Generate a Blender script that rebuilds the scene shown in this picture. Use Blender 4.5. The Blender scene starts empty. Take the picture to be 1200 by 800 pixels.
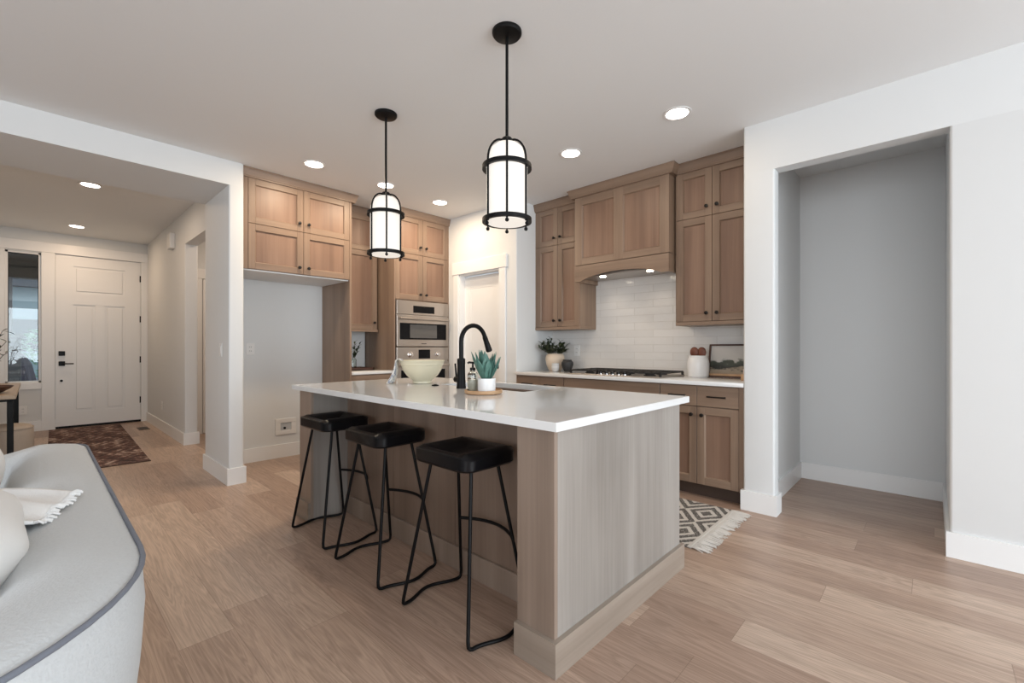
import bpy, bmesh, math, random
from mathutils import Vector, Matrix
random.seed(7)
PI = math.pi
sc = bpy.context.scene
COL = sc.collection

# ------------------------------------------------------------------ camera
cam_d = bpy.data.cameras.new('camera')
cam = bpy.data.objects.new('camera', cam_d); COL.objects.link(cam)
cam.location = (0, 0, 1.17)
cam.rotation_euler = (PI / 2, 0, math.radians(43.2 - 90))
cam_d.sensor_width = 36.0
cam_d.lens = 525.7 / 1200 * 36.0
cam_d.shift_y = 6.5 / 1200
cam_d.clip_start = 0.02
sc.camera = cam

# ------------------------------------------------------------------ colour management
sc.view_settings.view_transform = 'Standard'
sc.view_settings.look = 'None'
sc.view_settings.gamma = 1.0
sc.view_settings.exposure = 0.38
sc.view_settings.use_curve_mapping = False

# ------------------------------------------------------------------ world (overcast daylight)
w = bpy.data.worlds.new('sky'); sc.world = w; w.use_nodes = True
bg = w.node_tree.nodes['Background']
bg.inputs[0].default_value = (0.80, 0.90, 1.0, 1)
bg.inputs[1].default_value = 0.9

# ------------------------------------------------------------------ large lights: daylight in the window openings
def area(name, loc, direction, sx, sy, power, col):
    l = bpy.data.lights.new(name, 'AREA'); l.shape = 'RECTANGLE'
    l.size = sx; l.size_y = sy; l.energy = power; l.color = col
    o = bpy.data.objects.new(name, l); COL.objects.link(o)
    o.location = loc
    o.rotation_euler = Vector(direction).to_track_quat('-Z', 'Y').to_euler()
    return o
area('daylight_rear', (1.2, -4.55, 1.35), (0, 1, 0), 4.1, 2.3, 165, (0.86, 0.94, 1.0))
area('daylight_left', (-4.25, -1.1, 1.35), (1, 0, 0), 4.4, 2.1, 114, (0.92, 0.96, 1.0))
CAN_POWER = 8.4
PENDANT_EMIT = 0.50

# ------------------------------------------------------------------ materials
def mat(name):
    m = bpy.data.materials.new(name); m.use_nodes = True
    nt = m.node_tree; b = nt.nodes['Principled BSDF']
    return m, nt, b
def plain(name, col, rough=0.5, metal=0.0, bump=0.0, bscale=60.0, spec=None, var=0.0, coat=0.0):
    m, nt, b = mat(name)
    b.inputs['Base Color'].default_value = (*col, 1)
    b.inputs['Roughness'].default_value = rough
    b.inputs['Metallic'].default_value = metal
    if coat: b.inputs['Coat Weight'].default_value = coat
    if spec is not None: b.inputs['Specular IOR Level'].default_value = spec
    tc = nt.nodes.new('ShaderNodeTexCoord')
    n = nt.nodes.new('ShaderNodeTexNoise'); n.inputs['Scale'].default_value = bscale
    n.inputs['Detail'].default_value = 3
    nt.links.new(tc.outputs['Object'], n.inputs['Vector'])
    if var:
        mx = nt.nodes.new('ShaderNodeMixRGB'); mx.blend_type = 'MIX'
        mx.inputs[1].default_value = (*[c * (1 - var) for c in col], 1)
        mx.inputs[2].default_value = (*[min(1, c * (1 + var)) for c in col], 1)
        nt.links.new(n.outputs['Fac'], mx.inputs[0]); nt.links.new(mx.outputs[0], b.inputs['Base Color'])
    if bump:
        bp = nt.nodes.new('ShaderNodeBump'); bp.inputs['Strength'].default_value = bump
        bp.inputs['Distance'].default_value = 0.004
        nt.links.new(n.outputs['Fac'], bp.inputs['Height']); nt.links.new(bp.outputs[0], b.inputs['Normal'])
    return m
def emit(name, col, strength):
    m, nt, b = mat(name)
    b.inputs['Base Color'].default_value = (*col, 1)
    b.inputs['Emission Color'].default_value = (*col, 1)
    b.inputs['Emission Strength'].default_value = strength
    return m
def mth(nt, op, a, b=None, clamp=False):
    n = nt.nodes.new('ShaderNodeMath'); n.operation = op; n.use_clamp = clamp
    for i, v in enumerate((a, b)):
        if v is None: continue
        if isinstance(v, (int, float)): n.inputs[i].default_value = v
        else: nt.links.new(v, n.inputs[i])
    return n.outputs[0]
def ramp(nt, fac, stops):
    r = nt.nodes.new('ShaderNodeValToRGB')
    e = r.color_ramp.elements
    e[0].position = stops[0][0]; e[0].color = (*stops[0][1], 1)
    e[1].position = stops[-1][0]; e[1].color = (*stops[-1][1], 1)
    for p, c in stops[1:-1]:
        x = e.new(p); x.color = (*c, 1)
    nt.links.new(fac, r.inputs[0]); return r.outputs[0]
def mixc(nt, fac, a, b, mode='MIX'):
    n = nt.nodes.new('ShaderNodeMixRGB'); n.blend_type = mode
    for i, v in enumerate((fac, a, b)):
        if isinstance(v, (int, float)): n.inputs[i].default_value = v
        elif isinstance(v, tuple): n.inputs[i].default_value = (*v, 1)
        else: nt.links.new(v, n.inputs[i])
    return n.outputs[0]

def wood(name, dark, mid, light, grain='Z', rough=0.42, stave=9.0):
    m, nt, b = mat(name)
    tc = nt.nodes.new('ShaderNodeTexCoord')
    def noise(sc_across, sc_along, detail, off=0.0):
        mp = nt.nodes.new('ShaderNodeMapping')
        s = {'Z': (sc_across, sc_across, sc_along), 'Y': (sc_across, sc_along, sc_across),
             'X': (sc_along, sc_across, sc_across), 'H': (sc_along, sc_along, sc_across)}[grain]
        mp.inputs['Scale'].default_value = s; mp.inputs['Location'].default_value = (off, off * .7, off * 1.3)
        nt.links.new(tc.outputs['Object'], mp.inputs[0])
        n = nt.nodes.new('ShaderNodeTexNoise'); n.inputs['Scale'].default_value = 1.0
        n.inputs['Detail'].default_value = detail
        nt.links.new(mp.outputs[0], n.inputs['Vector']); return n.outputs['Fac']
    broad = noise(stave, 0.35, 1.0, 3.1)
    fine = noise(70, 2.2, 5.0, 1.7)
    blot = noise(5, 2.5, 2.0, 9.0)
    f = mth(nt, 'ADD', mth(nt, 'MULTIPLY', broad, 0.62), mth(nt, 'MULTIPLY', fine, 0.22))
    f = mth(nt, 'ADD', f, mth(nt, 'MULTIPLY', blot, 0.16))
    c = ramp(nt, f, [(0.30, dark), (0.5, mid), (0.70, light)])
    nt.links.new(c, b.inputs['Base Color'])
    b.inputs['Roughness'].default_value = rough
    bp = nt.nodes.new('ShaderNodeBump'); bp.inputs['Strength'].default_value = 0.08; bp.inputs['Distance'].default_value = 0.002
    nt.links.new(fine, bp.inputs['Height']); nt.links.new(bp.outputs[0], b.inputs['Normal'])
    return m

CW = ((0.175, 0.116, 0.08), (0.242, 0.164, 0.115), (0.315, 0.222, 0.157))
WV = wood('cabinet_wood_vertical', *CW, grain='Z')
WH = wood('cabinet_wood_horizontal', *CW, grain='H')
WP = wood('cabinet_panel_veneer', (0.165, 0.097, 0.066), (0.228, 0.138, 0.095), (0.295, 0.189, 0.132), grain='Z', stave=11.0)
IP = wood('island_wood_shaded', (0.16, 0.108, 0.08), (0.215, 0.15, 0.113), (0.275, 0.2, 0.153), grain='Z')  # island wood with the seating side's shade put into the colour
IW = ((0.215, 0.190, 0.167), (0.305, 0.275, 0.247), (0.395, 0.362, 0.33))  # end-panel tones greyed to carry the cool daylight on that face
TOE = plain('dark_toe_kick', (0.07, 0.045, 0.033), 0.6)
IP2 = wood('island_post_shaded', (0.21, 0.155, 0.12), (0.28, 0.21, 0.165), (0.345, 0.265, 0.21), grain='Z')  # browner copy of the island wood, shade of the seating-side fronts included
IV = wood('island_wood_daylit', *IW, grain='Z', stave=7.0)
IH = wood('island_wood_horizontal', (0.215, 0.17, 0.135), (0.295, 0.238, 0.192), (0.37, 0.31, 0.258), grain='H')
TRAYW = wood('tray_wood', (0.36, 0.20, 0.10), (0.50, 0.30, 0.16), (0.6, 0.39, 0.23), grain='X', rough=0.5)
DARKW = wood('dark_wood', (0.035, 0.015, 0.01), (0.07, 0.03, 0.02), (0.12, 0.05, 0.03), grain='X', rough=0.5)
SPOONW = wood('spoon_wood', (0.10, 0.03, 0.015), (0.16, 0.05, 0.028), (0.22, 0.08, 0.045), grain='Z', rough=0.5)
WALL = plain('wall_paint', (0.70, 0.71, 0.71), 0.6, bump=0.05, bscale=180)
CEIL = plain('ceiling_paint', (0.80, 0.81, 0.815), 0.75, bump=0.12, bscale=90)
TRIM = plain('white_trim_paint', (0.82, 0.82, 0.815), 0.35, bump=0.01)
QUARTZ = plain('white_quartz', (0.76, 0.76, 0.755), 0.07, var=0.02, bscale=18)
BLACK = plain('black_metal', (0.004, 0.004, 0.0045), 0.42, spec=0.18, metal=0.0, bump=0.02, bscale=300)
SEATB = plain('black_stained_wood', (0.004, 0.004, 0.005), 0.30, bump=0.12, bscale=40, spec=0.22)
BRONZE = plain('dark_bronze', (0.008, 0.006, 0.005), 0.35, spec=0.3)
STEEL = plain('brushed_steel', (0.47, 0.42, 0.38), 0.30, metal=0.9, bump=0.03, bscale=200)
CHROME = plain('polished_steel', (0.75, 0.72, 0.70), 0.14, metal=1.0)
DGLASS = plain('black_glass', (0.008, 0.008, 0.009), 0.08, spec=0.1)
IRON = plain('cast_iron', (0.014, 0.013, 0.013), 0.55, bump=0.1)
CREAM = plain('cream_glaze', (0.74, 0.69, 0.52), 0.22, var=0.03, bscale=8)
WCER = plain('white_ceramic', (0.82, 0.82, 0.82), 0.3, var=0.01)
BEIGE = plain('beige_stoneware', (0.66, 0.54, 0.42), 0.6, bump=0.15, bscale=120, var=0.06)
GRYC = plain('pale_grey_ceramic', (0.55, 0.56, 0.57), 0.45, var=0.05)
BLKC = plain('black_ceramic', (0.022, 0.023, 0.025), 0.5, bump=0.1)
LEAF_T = plain('blue_green_leaf', (0.085, 0.19, 0.155), 0.45, var=0.45, bscale=40)
LEAF_D = plain('dark_green_leaf', (0.035, 0.05, 0.022), 0.5, var=0.5, bscale=50)
TWIG = plain('twig_bark', (0.05, 0.045, 0.03), 0.7)
SOFA = plain('grey_upholstery', (0.56, 0.58, 0.59), 0.95, bump=0.35, bscale=160, var=0.07)
PIPE = plain('slate_piping', (0.17, 0.185, 0.22), 0.9, bump=0.2, bscale=200)
PILLOW = plain('white_linen', (0.78, 0.775, 0.76), 0.95, bump=0.25, bscale=180)
THROW = plain('white_knit', (0.80, 0.795, 0.785), 0.95, bump=0.5, bscale=220)
POUF = plain('beige_weave', (0.50, 0.43, 0.36), 0.9, bump=0.4, bscale=150, var=0.08)
PLATE = plain('white_plastic', (0.78, 0.775, 0.76), 0.35)
SLOT = plain('dark_slot', (0.03, 0.03, 0.03), 0.6)
BROWNV = plain('bronze_vent', (0.10, 0.065, 0.04), 0.5)
PINK = plain('pale_candle', (0.75, 0.60, 0.53), 0.5)
BULB = emit('lit_lens', (1.0, 0.93, 0.82), 9.0)
SHADE = emit('lit_opal_glass', (1.0, 0.94, 0.86), PENDANT_EMIT); SHADE.node_tree.nodes['Principled BSDF'].inputs['Base Color'].default_value = (0.55, 0.52, 0.48, 1)
HLAMP = emit('lit_hood_lamp', (1.0, 0.88, 0.7), 12.0)

def glass(name, col=(1, 1, 1), rough=0.0):
    m, nt, b = mat(name)
    b.inputs['Base Color'].default_value = (*col, 1)
    b.inputs['Roughness'].default_value = rough
    b.inputs['Transmission Weight'].default_value = 1.0
    b.inputs['IOR'].default_value = 1.45
    return m
def pane_mat(name, refl=0.10):
    m = bpy.data.materials.new(name); m.use_nodes = True; nt = m.node_tree
    nt.nodes.clear()
    o = nt.nodes.new('ShaderNodeOutputMaterial'); t = nt.nodes.new('ShaderNodeBsdfTransparent')
    g = nt.nodes.new('ShaderNodeBsdfGlossy'); g.inputs['Roughness'].default_value = 0.01
    t.inputs[0].default_value = (0.93, 0.97, 0.97, 1)
    x = nt.nodes.new('ShaderNodeMixShader'); x.inputs[0].default_value = refl
    nt.links.new(t.outputs[0], x.inputs[1]); nt.links.new(g.outputs[0], x.inputs[2]); nt.links.new(x.outputs[0], o.inputs[0])
    return m
GLASS = glass('clear_glass', (0.9, 0.95, 0.92))
PANE = pane_mat('window_glass', 0.05)

def floor_mat():
    m, nt, b = mat('oak_planks')
    tc = nt.nodes.new('ShaderNodeTexCoord')
    sp = nt.nodes.new('ShaderNodeSeparateXYZ'); nt.links.new(tc.outputs['Object'], sp.inputs[0])
    x, y = sp.outputs[0], sp.outputs[1]
    W, L = 0.19, 1.9
    xs = mth(nt, 'DIVIDE', x, W); row = mth(nt, 'FLOOR', xs); fx = mth(nt, 'FRACT', xs)
    wn = nt.nodes.new('ShaderNodeTexWhiteNoise'); wn.noise_dimensions = '1D'; nt.links.new(row, wn.inputs['W'])
    ys = mth(nt, 'ADD', mth(nt, 'DIVIDE', y, L), wn.outputs['Value']); colm = mth(nt, 'FLOOR', ys); fy = mth(nt, 'FRACT', ys)
    cb = nt.nodes.new('ShaderNodeCombineXYZ'); nt.links.new(row, cb.inputs[0]); nt.links.new(colm, cb.inputs[1])
    wi = nt.nodes.new('ShaderNodeTexWhiteNoise'); wi.noise_dimensions = '2D'; nt.links.new(cb.outputs[0], wi.inputs['Vector'])
    pid = wi.outputs['Value']
    g = nt.nodes.new('ShaderNodeCombineXYZ')
    nt.links.new(mth(nt, 'MULTIPLY', x, 16.0), g.inputs[0]); nt.links.new(mth(nt, 'MULTIPLY', y, 0.9), g.inputs[1])
    nt.links.new(mth(nt, 'MULTIPLY', pid, 37.0), g.inputs[2])
    n1 = nt.nodes.new('ShaderNodeTexNoise'); n1.inputs['Scale'].default_value = 1.0; n1.inputs['Detail'].default_value = 4
    n1.inputs['Distortion'].default_value = 0.9
    nt.links.new(g.outputs[0], n1.inputs['Vector'])
    # cathedral rings
    rng = mth(nt, 'FRACT', mth(nt, 'MULTIPLY', n1.outputs['Fac'], 11.0))
    rng = mth(nt, 'ABSOLUTE', mth(nt, 'SUBTRACT', rng, 0.5))
    g2 = nt.nodes.new('ShaderNodeCombineXYZ')
    nt.links.new(mth(nt, 'MULTIPLY', x, 150.0), g2.inputs[0]); nt.links.new(mth(nt, 'MULTIPLY', y, 5.0), g2.inputs[1]); nt.links.new(pid, g2.inputs[2])
    n2 = nt.nodes.new('ShaderNodeTexNoise'); n2.inputs['Scale'].default_value = 1.0; n2.inputs['Detail'].default_value = 2
    nt.links.new(g2.outputs[0], n2.inputs['Vector'])
    base = ramp(nt, pid, [(0.0, (0.36, 0.245, 0.182)), (0.35, (0.44, 0.308, 0.233)), (0.7, (0.495, 0.36, 0.276)), (1.0, (0.60, 0.455, 0.355))])
    f = mth(nt, 'ADD', mth(nt, 'MULTIPLY', rng, 0.35), mth(nt, 'MULTIPLY', n2.outputs['Fac'], 0.30))
    f = mth(nt, 'ADD', f, mth(nt, 'MULTIPLY', n1.outputs['Fac'], 0.30))
    shade = ramp(nt, f, [(0.25, (0.70, 0.675, 0.66)), (0.55, (1.10, 1.10, 1.11))])
    c = mixc(nt, 1.0, base, shade, 'MULTIPLY')
    # seams
    ex = mth(nt, 'MINIMUM', fx, mth(nt, 'SUBTRACT', 1.0, fx)); ey = mth(nt, 'MINIMUM', fy, mth(nt, 'SUBTRACT', 1.0, fy))
    sx = mth(nt, 'LESS_THAN', ex, 0.0065); sy = mth(nt, 'LESS_THAN', ey, 0.0007)
    seam = mth(nt, 'MAXIMUM', sx, sy)
    c = mixc(nt, mth(nt, 'MULTIPLY', seam, 0.45), c, (0.14, 0.09, 0.06))
    nt.links.new(c, b.inputs['Base Color'])
    b.inputs['Roughness'].default_value = 0.36
    bp = nt.nodes.new('ShaderNodeBump'); bp.inputs['Strength'].default_value = 0.15; bp.inputs['Distance'].default_value = 0.002
    h = mth(nt, 'SUBTRACT', mth(nt, 'MULTIPLY', n2.outputs['Fac'], 0.3), seam)
    nt.links.new(h, bp.inputs['Height']); nt.links.new(bp.outputs[0], b.inputs['Normal'])
    return m
FLOOR = floor_mat()

def tile_mat():
    m, nt, b = mat('glazed_subway_tile')
    tc = nt.nodes.new('ShaderNodeTexCoord'); sp = nt.nodes.new('ShaderNodeSeparateXYZ'); nt.links.new(tc.outputs['Object'], sp.inputs[0])
    cb = nt.nodes.new('ShaderNodeCombineXYZ'); nt.links.new(sp.outputs[1], cb.inputs[0]); nt.links.new(sp.outputs[2], cb.inputs[1])
    br = nt.nodes.new('ShaderNodeTexBrick'); nt.links.new(cb.outputs[0], br.inputs['Vector'])
    br.inputs['Scale'].default_value = 1.0; br.inputs['Brick Width'].default_value = 0.40; br.inputs['Row Height'].default_value = 0.0745
    br.inputs['Mortar Size'].default_value = 0.0022; br.inputs['Mortar Smooth'].default_value = 0.3
    br.inputs['Color1'].default_value = (0.68, 0.665, 0.645, 1); br.inputs['Color2'].default_value = (0.72, 0.705, 0.685, 1)
    br.inputs['Mortar'].default_value = (0.62, 0.60, 0.57, 1)
    nt.links.new(br.outputs['Color'], b.inputs['Base Color'])
    b.inputs['Roughness'].default_value = 0.14
    n = nt.nodes.new('ShaderNodeTexNoise'); n.inputs['Scale'].default_value = 14; n.inputs['Detail'].default_value = 1
    nt.links.new(tc.outputs['Object'], n.inputs['Vector'])
    h = mth(nt, 'SUBTRACT', mth(nt, 'MULTIPLY', n.outputs['Fac'], 1.4), br.outputs['Fac'])
    bp = nt.nodes.new('ShaderNodeBump'); bp.inputs['Strength'].default_value = 0.5; bp.inputs['Distance'].default_value = 0.004
    nt.links.new(h, bp.inputs['Height']); nt.links.new(bp.outputs[0], b.inputs['Normal'])
    return m
TILE = tile_mat()

def rug_entry_mat():
    m, nt, b = mat('distressed_rug_pile')
    tc = nt.nodes.new('ShaderNodeTexCoord')
    n = nt.nodes.new('ShaderNodeTexNoise'); n.inputs['Scale'].default_value = 5; n.inputs['Detail'].default_value = 9; n.inputs['Roughness'].default_value = 0.72
    mp = nt.nodes.new('ShaderNodeMapping'); mp.inputs['Scale'].default_value = (1.3, 0.55, 1)
    nt.links.new(tc.outputs['Object'], mp.inputs[0]); nt.links.new(mp.outputs[0], n.inputs['Vector'])
    sp = nt.nodes.new('ShaderNodeSeparateXYZ'); nt.links.new(tc.outputs['Object'], sp.inputs[0])
    # woven medallion lattice, worn
    u = mth(nt, 'ABSOLUTE', mth(nt, 'SUBTRACT', mth(nt, 'FRACT', mth(nt, 'MULTIPLY', sp.outputs[0], 3.1)), 0.5))
    v = mth(nt, 'ABSOLUTE', mth(nt, 'SUBTRACT', mth(nt, 'FRACT', mth(nt, 'MULTIPLY', sp.outputs[1], 2.3)), 0.5))
    d = mth(nt, 'FRACT', mth(nt, 'MULTIPLY', mth(nt, 'ADD', u, v), 3.0))
    f = mth(nt, 'ADD', mth(nt, 'MULTIPLY', n.outputs['Fac'], 0.85), mth(nt, 'MULTIPLY', d, 0.14))
    c = ramp(nt, f, [(0.40, (0.03, 0.018, 0.016)), (0.47, (0.115, 0.046, 0.036)), (0.51, (0.10, 0.072, 0.065)), (0.55, (0.22, 0.115, 0.085)), (0.61, (0.44, 0.35, 0.30))])
    nt.links.new(c, b.inputs['Base Color']); b.inputs['Roughness'].default_value = 0.95
    return m
RUG_E = rug_entry_mat()
def rug_kitchen_mat():
    m, nt, b = mat('zigzag_rug_pile')
    tc = nt.nodes.new('ShaderNodeTexCoord'); sp = nt.nodes.new('ShaderNodeSeparateXYZ'); nt.links.new(tc.outputs['Object'], sp.inputs[0])
    nz = nt.nodes.new('ShaderNodeTexNoise'); nz.inputs['Scale'].default_value = 90; nt.links.new(tc.outputs['Object'], nz.inputs['Vector'])
    jit = mth(nt, 'MULTIPLY', mth(nt, 'SUBTRACT', nz.outputs['Fac'], 0.5), 0.10)
    x = mth(nt, 'DIVIDE', sp.outputs[0], 0.40); y = mth(nt, 'DIVIDE', sp.outputs[1], 0.30)
    u = mth(nt, 'ABSOLUTE', mth(nt, 'SUBTRACT', mth(nt, 'FRACT', x), 0.5))
    v = mth(nt, 'ABSOLUTE', mth(nt, 'SUBTRACT', mth(nt, 'FRACT', y), 0.5))
    s = mth(nt, 'ADD', mth(nt, 'ADD', u, v), jit)
    s3 = mth(nt, 'FRACT', mth(nt, 'MULTIPLY', s, 4.0))
    band = mth(nt, 'GREATER_THAN', s3, 0.56)
    fleck = mth(nt, 'GREATER_THAN', nz.outputs['Fac'], 0.60)
    f = mth(nt, 'MAXIMUM', band, mth(nt, 'MULTIPLY', fleck, 0.5))
    c = mixc(nt, f, (0.11, 0.10, 0.092), (0.60, 0.56, 0.51))
    nt.links.new(c, b.inputs['Base Color']); b.inputs['Roughness'].default_value = 0.95
    bp = nt.nodes.new('ShaderNodeBump'); bp.inputs['Strength'].default_value = 0.6; bp.inputs['Distance'].default_value = 0.004
    nt.links.new(nz.outputs['Fac'], bp.inputs['Height']); nt.links.new(bp.outputs[0], b.inputs['Normal'])
    return m
RUG_K = rug_kitchen_mat()

def art_mat():
    # a painted landscape: pale sky, dark tree line, ochre field  (v = local z of the picture)
    m, nt, b = mat('landscape_painting')
    tc = nt.nodes.new('ShaderNodeTexCoord'); sp = nt.nodes.new('ShaderNodeSeparateXYZ'); nt.links.new(tc.outputs['Generated'], sp.inputs[0])
    n = nt.nodes.new('ShaderNodeTexNoise'); n.inputs['Scale'].default_value = 5; n.inputs['Detail'].default_value = 5
    nt.links.new(tc.outputs['Generated'], n.inputs['Vector'])
    v = mth(nt, 'ADD', sp.outputs[2], mth(nt, 'MULTIPLY', mth(nt, 'SUBTRACT', n.outputs['Fac'], 0.5), 0.5))
    c = ramp(nt, v, [(0.0, (0.28, 0.20, 0.13)), (0.20, (0.33, 0.27, 0.20)), (0.27, (0.03, 0.03, 0.025)), (0.46, (0.07, 0.08, 0.06)), (0.52, (0.52, 0.50, 0.47)), (1.0, (0.58, 0.55, 0.52))])
    nt.links.new(c, b.inputs['Base Color']); b.inputs['Roughness'].default_value = 0.35
    return m
ART = art_mat()
def towel_mat():
    m, nt, b = mat('printed_towel')
    tc = nt.nodes.new('ShaderNodeTexCoord')
    n = nt.nodes.new('ShaderNodeTexNoise'); n.inputs['Scale'].default_value = 45; n.inputs['Detail'].default_value = 2
    nt.links.new(tc.outputs['Object'], n.inputs['Vector'])
    c = ramp(nt, n.outputs['Fac'], [(0.40, (0.32, 0.35, 0.42)), (0.47, (0.74, 0.73, 0.71)), (1.0, (0.78, 0.77, 0.75))])
    nt.links.new(c, b.inputs['Base Color']); b.inputs['Roughness'].default_value = 0.95
    return m
TOWEL = towel_mat()

# ------------------------------------------------------------------ mesh helpers
class B:
    def __init__(s, *mats):
        s.bm = bmesh.new(); s.mats = list(mats); s.mi = 0
    def use(s, m):
        if m not in s.mats: s.mats.append(m)
        s.mi = s.mats.index(m); return s
    def _tag(s, faces):
        for f in faces: f.material_index = s.mi
    def box(s, x0, y0, z0, x1, y1, z1, bev=0.0, seg=2):
        x0, x1 = min(x0, x1), max(x0, x1); y0, y1 = min(y0, y1), max(y0, y1); z0, z1 = min(z0, z1), max(z0, z1)
        if bev > 0 and min(x1 - x0, y1 - y0, z1 - z0) > bev * 2.2:
            t = bmesh.new()
            M = Matrix.Translation(((x0 + x1) / 2, (y0 + y1) / 2, (z0 + z1) / 2)) @ Matrix.Diagonal((x1 - x0, y1 - y0, z1 - z0, 1))
            bmesh.ops.create_cube(t, size=1, matrix=M)
            bmesh.ops.bevel(t, geom=t.edges[:], offset=bev, segments=seg, affect='EDGES', profile=0.5)
            s._merge(t)
        else:
            v = [s.bm.verts.new(p) for p in ((x0, y0, z0), (x1, y0, z0), (x1, y1, z0), (x0, y1, z0), (x0, y0, z1), (x1, y0, z1), (x1, y1, z1), (x0, y1, z1))]
            s._tag([s.bm.faces.new([v[i] for i in q]) for q in ((0, 3, 2, 1), (4, 5, 6, 7), (0, 1, 5, 4), (1, 2, 6, 5), (2, 3, 7, 6), (3, 0, 4, 7))])
        return s
    def _merge(s, t):
        mp = {v: s.bm.verts.new(v.co) for v in t.verts}
        fs = [s.bm.faces.new([mp[v] for v in f.verts]) for f in t.faces]
        s._tag(fs); t.free()
    def loft(s, rings, close=True, cap0=True, cap1=True):
        vs = [[s.bm.verts.new(p) for p in r] for r in rings]
        fs = []; n = len(vs[0])
        for a, b in zip(vs[:-1], vs[1:]):
            for i in range(n if close else n - 1):
                j = (i + 1) % n
                fs.append(s.bm.faces.new((a[i], a[j], b[j], b[i])))
        if cap0: fs.append(s.bm.faces.new(list(reversed(vs[0]))))
        if cap1: fs.append(s.bm.faces.new(vs[-1]))
        s._tag(fs); return s
    def prism(s, pts, z0, z1):
        return s.loft([[(x, y, z0) for x, y in pts], [(x, y, z1) for x, y in pts]])
    def lathe(s, prof, c=(0, 0, 0), seg=32, axis='Z', sx=1.0, sy=1.0):
        rings = []
        for r, h in prof:
            ring = []
            for i in range(seg):
                a = 2 * PI * i / seg; p = (r * math.cos(a) * sx, r * math.sin(a) * sy, h)
                if axis == '-X': p = (-p[2], p[1], p[0])
                elif axis == '-Y': p = (p[0], -p[2], p[1])
                ring.append((c[0] + p[0], c[1] + p[1], c[2] + p[2]))
            rings.append(ring)
        return s.loft(rings)
    def cyl(s, p0, p1, r0, r1=None, seg=14):
        return s.tube([p0, p1], r0, seg, r1)
    def tube(s, pts, r, seg=10, r1=None, closed=False):
        pts = [Vector(p) for p in pts]; n = len(pts)
        rings = []; up = None
        for i, p in enumerate(pts):
            if closed: t = pts[(i + 1) % n] - pts[i - 1]
            else: t = pts[min(i + 1, n - 1)] - pts[max(i - 1, 0)]
            t.normalize()
            if up is None:
                up = t.orthogonal().normalized()
            else:
                up = (up - t * up.dot(t))
                up = up.normalized() if up.length > 1e-6 else t.orthogonal().normalized()
            q = t.cross(up)
            rr = r if r1 is None else r + (r1 - r) * i / (n - 1)
            rings.append([p + (up * math.cos(2 * PI * k / seg) + q * math.sin(2 * PI * k / seg)) * rr for k in range(seg)])
        if closed:
            rings.append(rings[0][:])
            return s.loft(rings, True, False, False)
        return s.loft(rings)
    def sphere(s, c, r, seg=14, sx=1, sy=1, sz=1):
        prof = []
        for i in range(1, seg):
            a = PI * i / seg - PI / 2; prof.append((math.cos(a) * r, math.sin(a) * r * sz))
        return s.lathe(prof, c, seg, 'Z', sx, sy)
    def torus(s, c, R, r, seg=48, rs=8, flat=1.0):
        pts = []
        for i in range(seg + 1):
            a = 2 * PI * i / seg
            pts.append([(c[0] + (R + r * math.cos(2 * PI * k / rs)) * math.cos(a), c[1] + (R + r * math.cos(2 * PI * k / rs)) * math.sin(a), c[2] + r * flat * math.sin(2 * PI * k / rs)) for k in range(rs)])
        return s.loft(pts, True, False, False)
    def grid(s, fn, nu, nv, thick=0.0):
        vs = [[s.bm.verts.new(fn(i / nu, j / nv)) for j in range(nv + 1)] for i in range(nu + 1)]
        fs = [s.bm.faces.new((vs[i][j], vs[i + 1][j], vs[i + 1][j + 1], vs[i][j + 1])) for i in range(nu) for j in range(nv)]
        s._tag(fs); return s
    def leaf(s, p, d, length, width, bend=0.2, up=(0, 0, 1), fold=0.15):
        p = Vector(p); d = Vector(d).normalized(); u = Vector(up)
        side = d.cross(u)
        side = side.normalized() if side.length > 1e-4 else Vector((1, 0, 0))
        nrm = side.cross(d).normalized()
        prof = [(0.0, 0.25), (0.25, 0.85), (0.5, 1.0), (0.75, 0.75), (1.0, 0.04)]
        L = []
        for t, wd in prof:
            c = p + d * (length * t) - nrm * (bend * length * t * t)
            hw = side * (width * wd / 2)
            L.append((c - hw + nrm * (fold * width * wd), c, c + hw + nrm * (fold * width * wd)))
        vs = [[s.bm.verts.new(q) for q in r] for r in L]
        fs = []
        for a, b in zip(vs[:-1], vs[1:]):
            for k in range(2): fs.append(s.bm.faces.new((a[k], a[k + 1], b[k + 1], b[k])))
        s._tag(fs); return s
    def done(s, name, parent=None, smooth=None, origin=None, mods=None):
        bmesh.ops.recalc_face_normals(s.bm, faces=s.bm.faces[:])
        me = bpy.data.meshes.new(name)
        if parent is not None:
            r = parent
            while r.parent: r = r.parent
            off = Vector(r.location)
        else:
            if origin is None:
                xs = [v.co for v in s.bm.verts]
                mn = Vector([min(v[i] for v in xs) for i in range(3)]); mx = Vector([max(v[i] for v in xs) for i in range(3)])
                off = Vector(((mn.x + mx.x) / 2, (mn.y + mx.y) / 2, mn.z))
            else: off = Vector(origin)
        if parent is not None and parent.parent is None and parent.type == 'MESH' and parent.get('_abs'): pass
        bmesh.ops.translate(s.bm, verts=s.bm.verts[:], vec=-off)
        s.bm.to_mesh(me); s.bm.free()
        for m in s.mats: me.materials.append(m)
        if smooth is not None:
            for p in me.polygons: p.use_smooth = True
            me.set_sharp_from_angle(angle=math.radians(smooth))
        o = bpy.data.objects.new(name, me); COL.objects.link(o)
        if parent is not None: o.parent = parent
        else: o.location = off
        return o
def solid(o, t, sub=0):
    if t:
        md = o.modifiers.new('thickness', 'SOLIDIFY'); md.thickness = t; md.offset = 0
    if sub:
        md = o.modifiers.new('smooth', 'SUBSURF'); md.levels = sub; md.render_levels = sub
    return o
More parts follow.
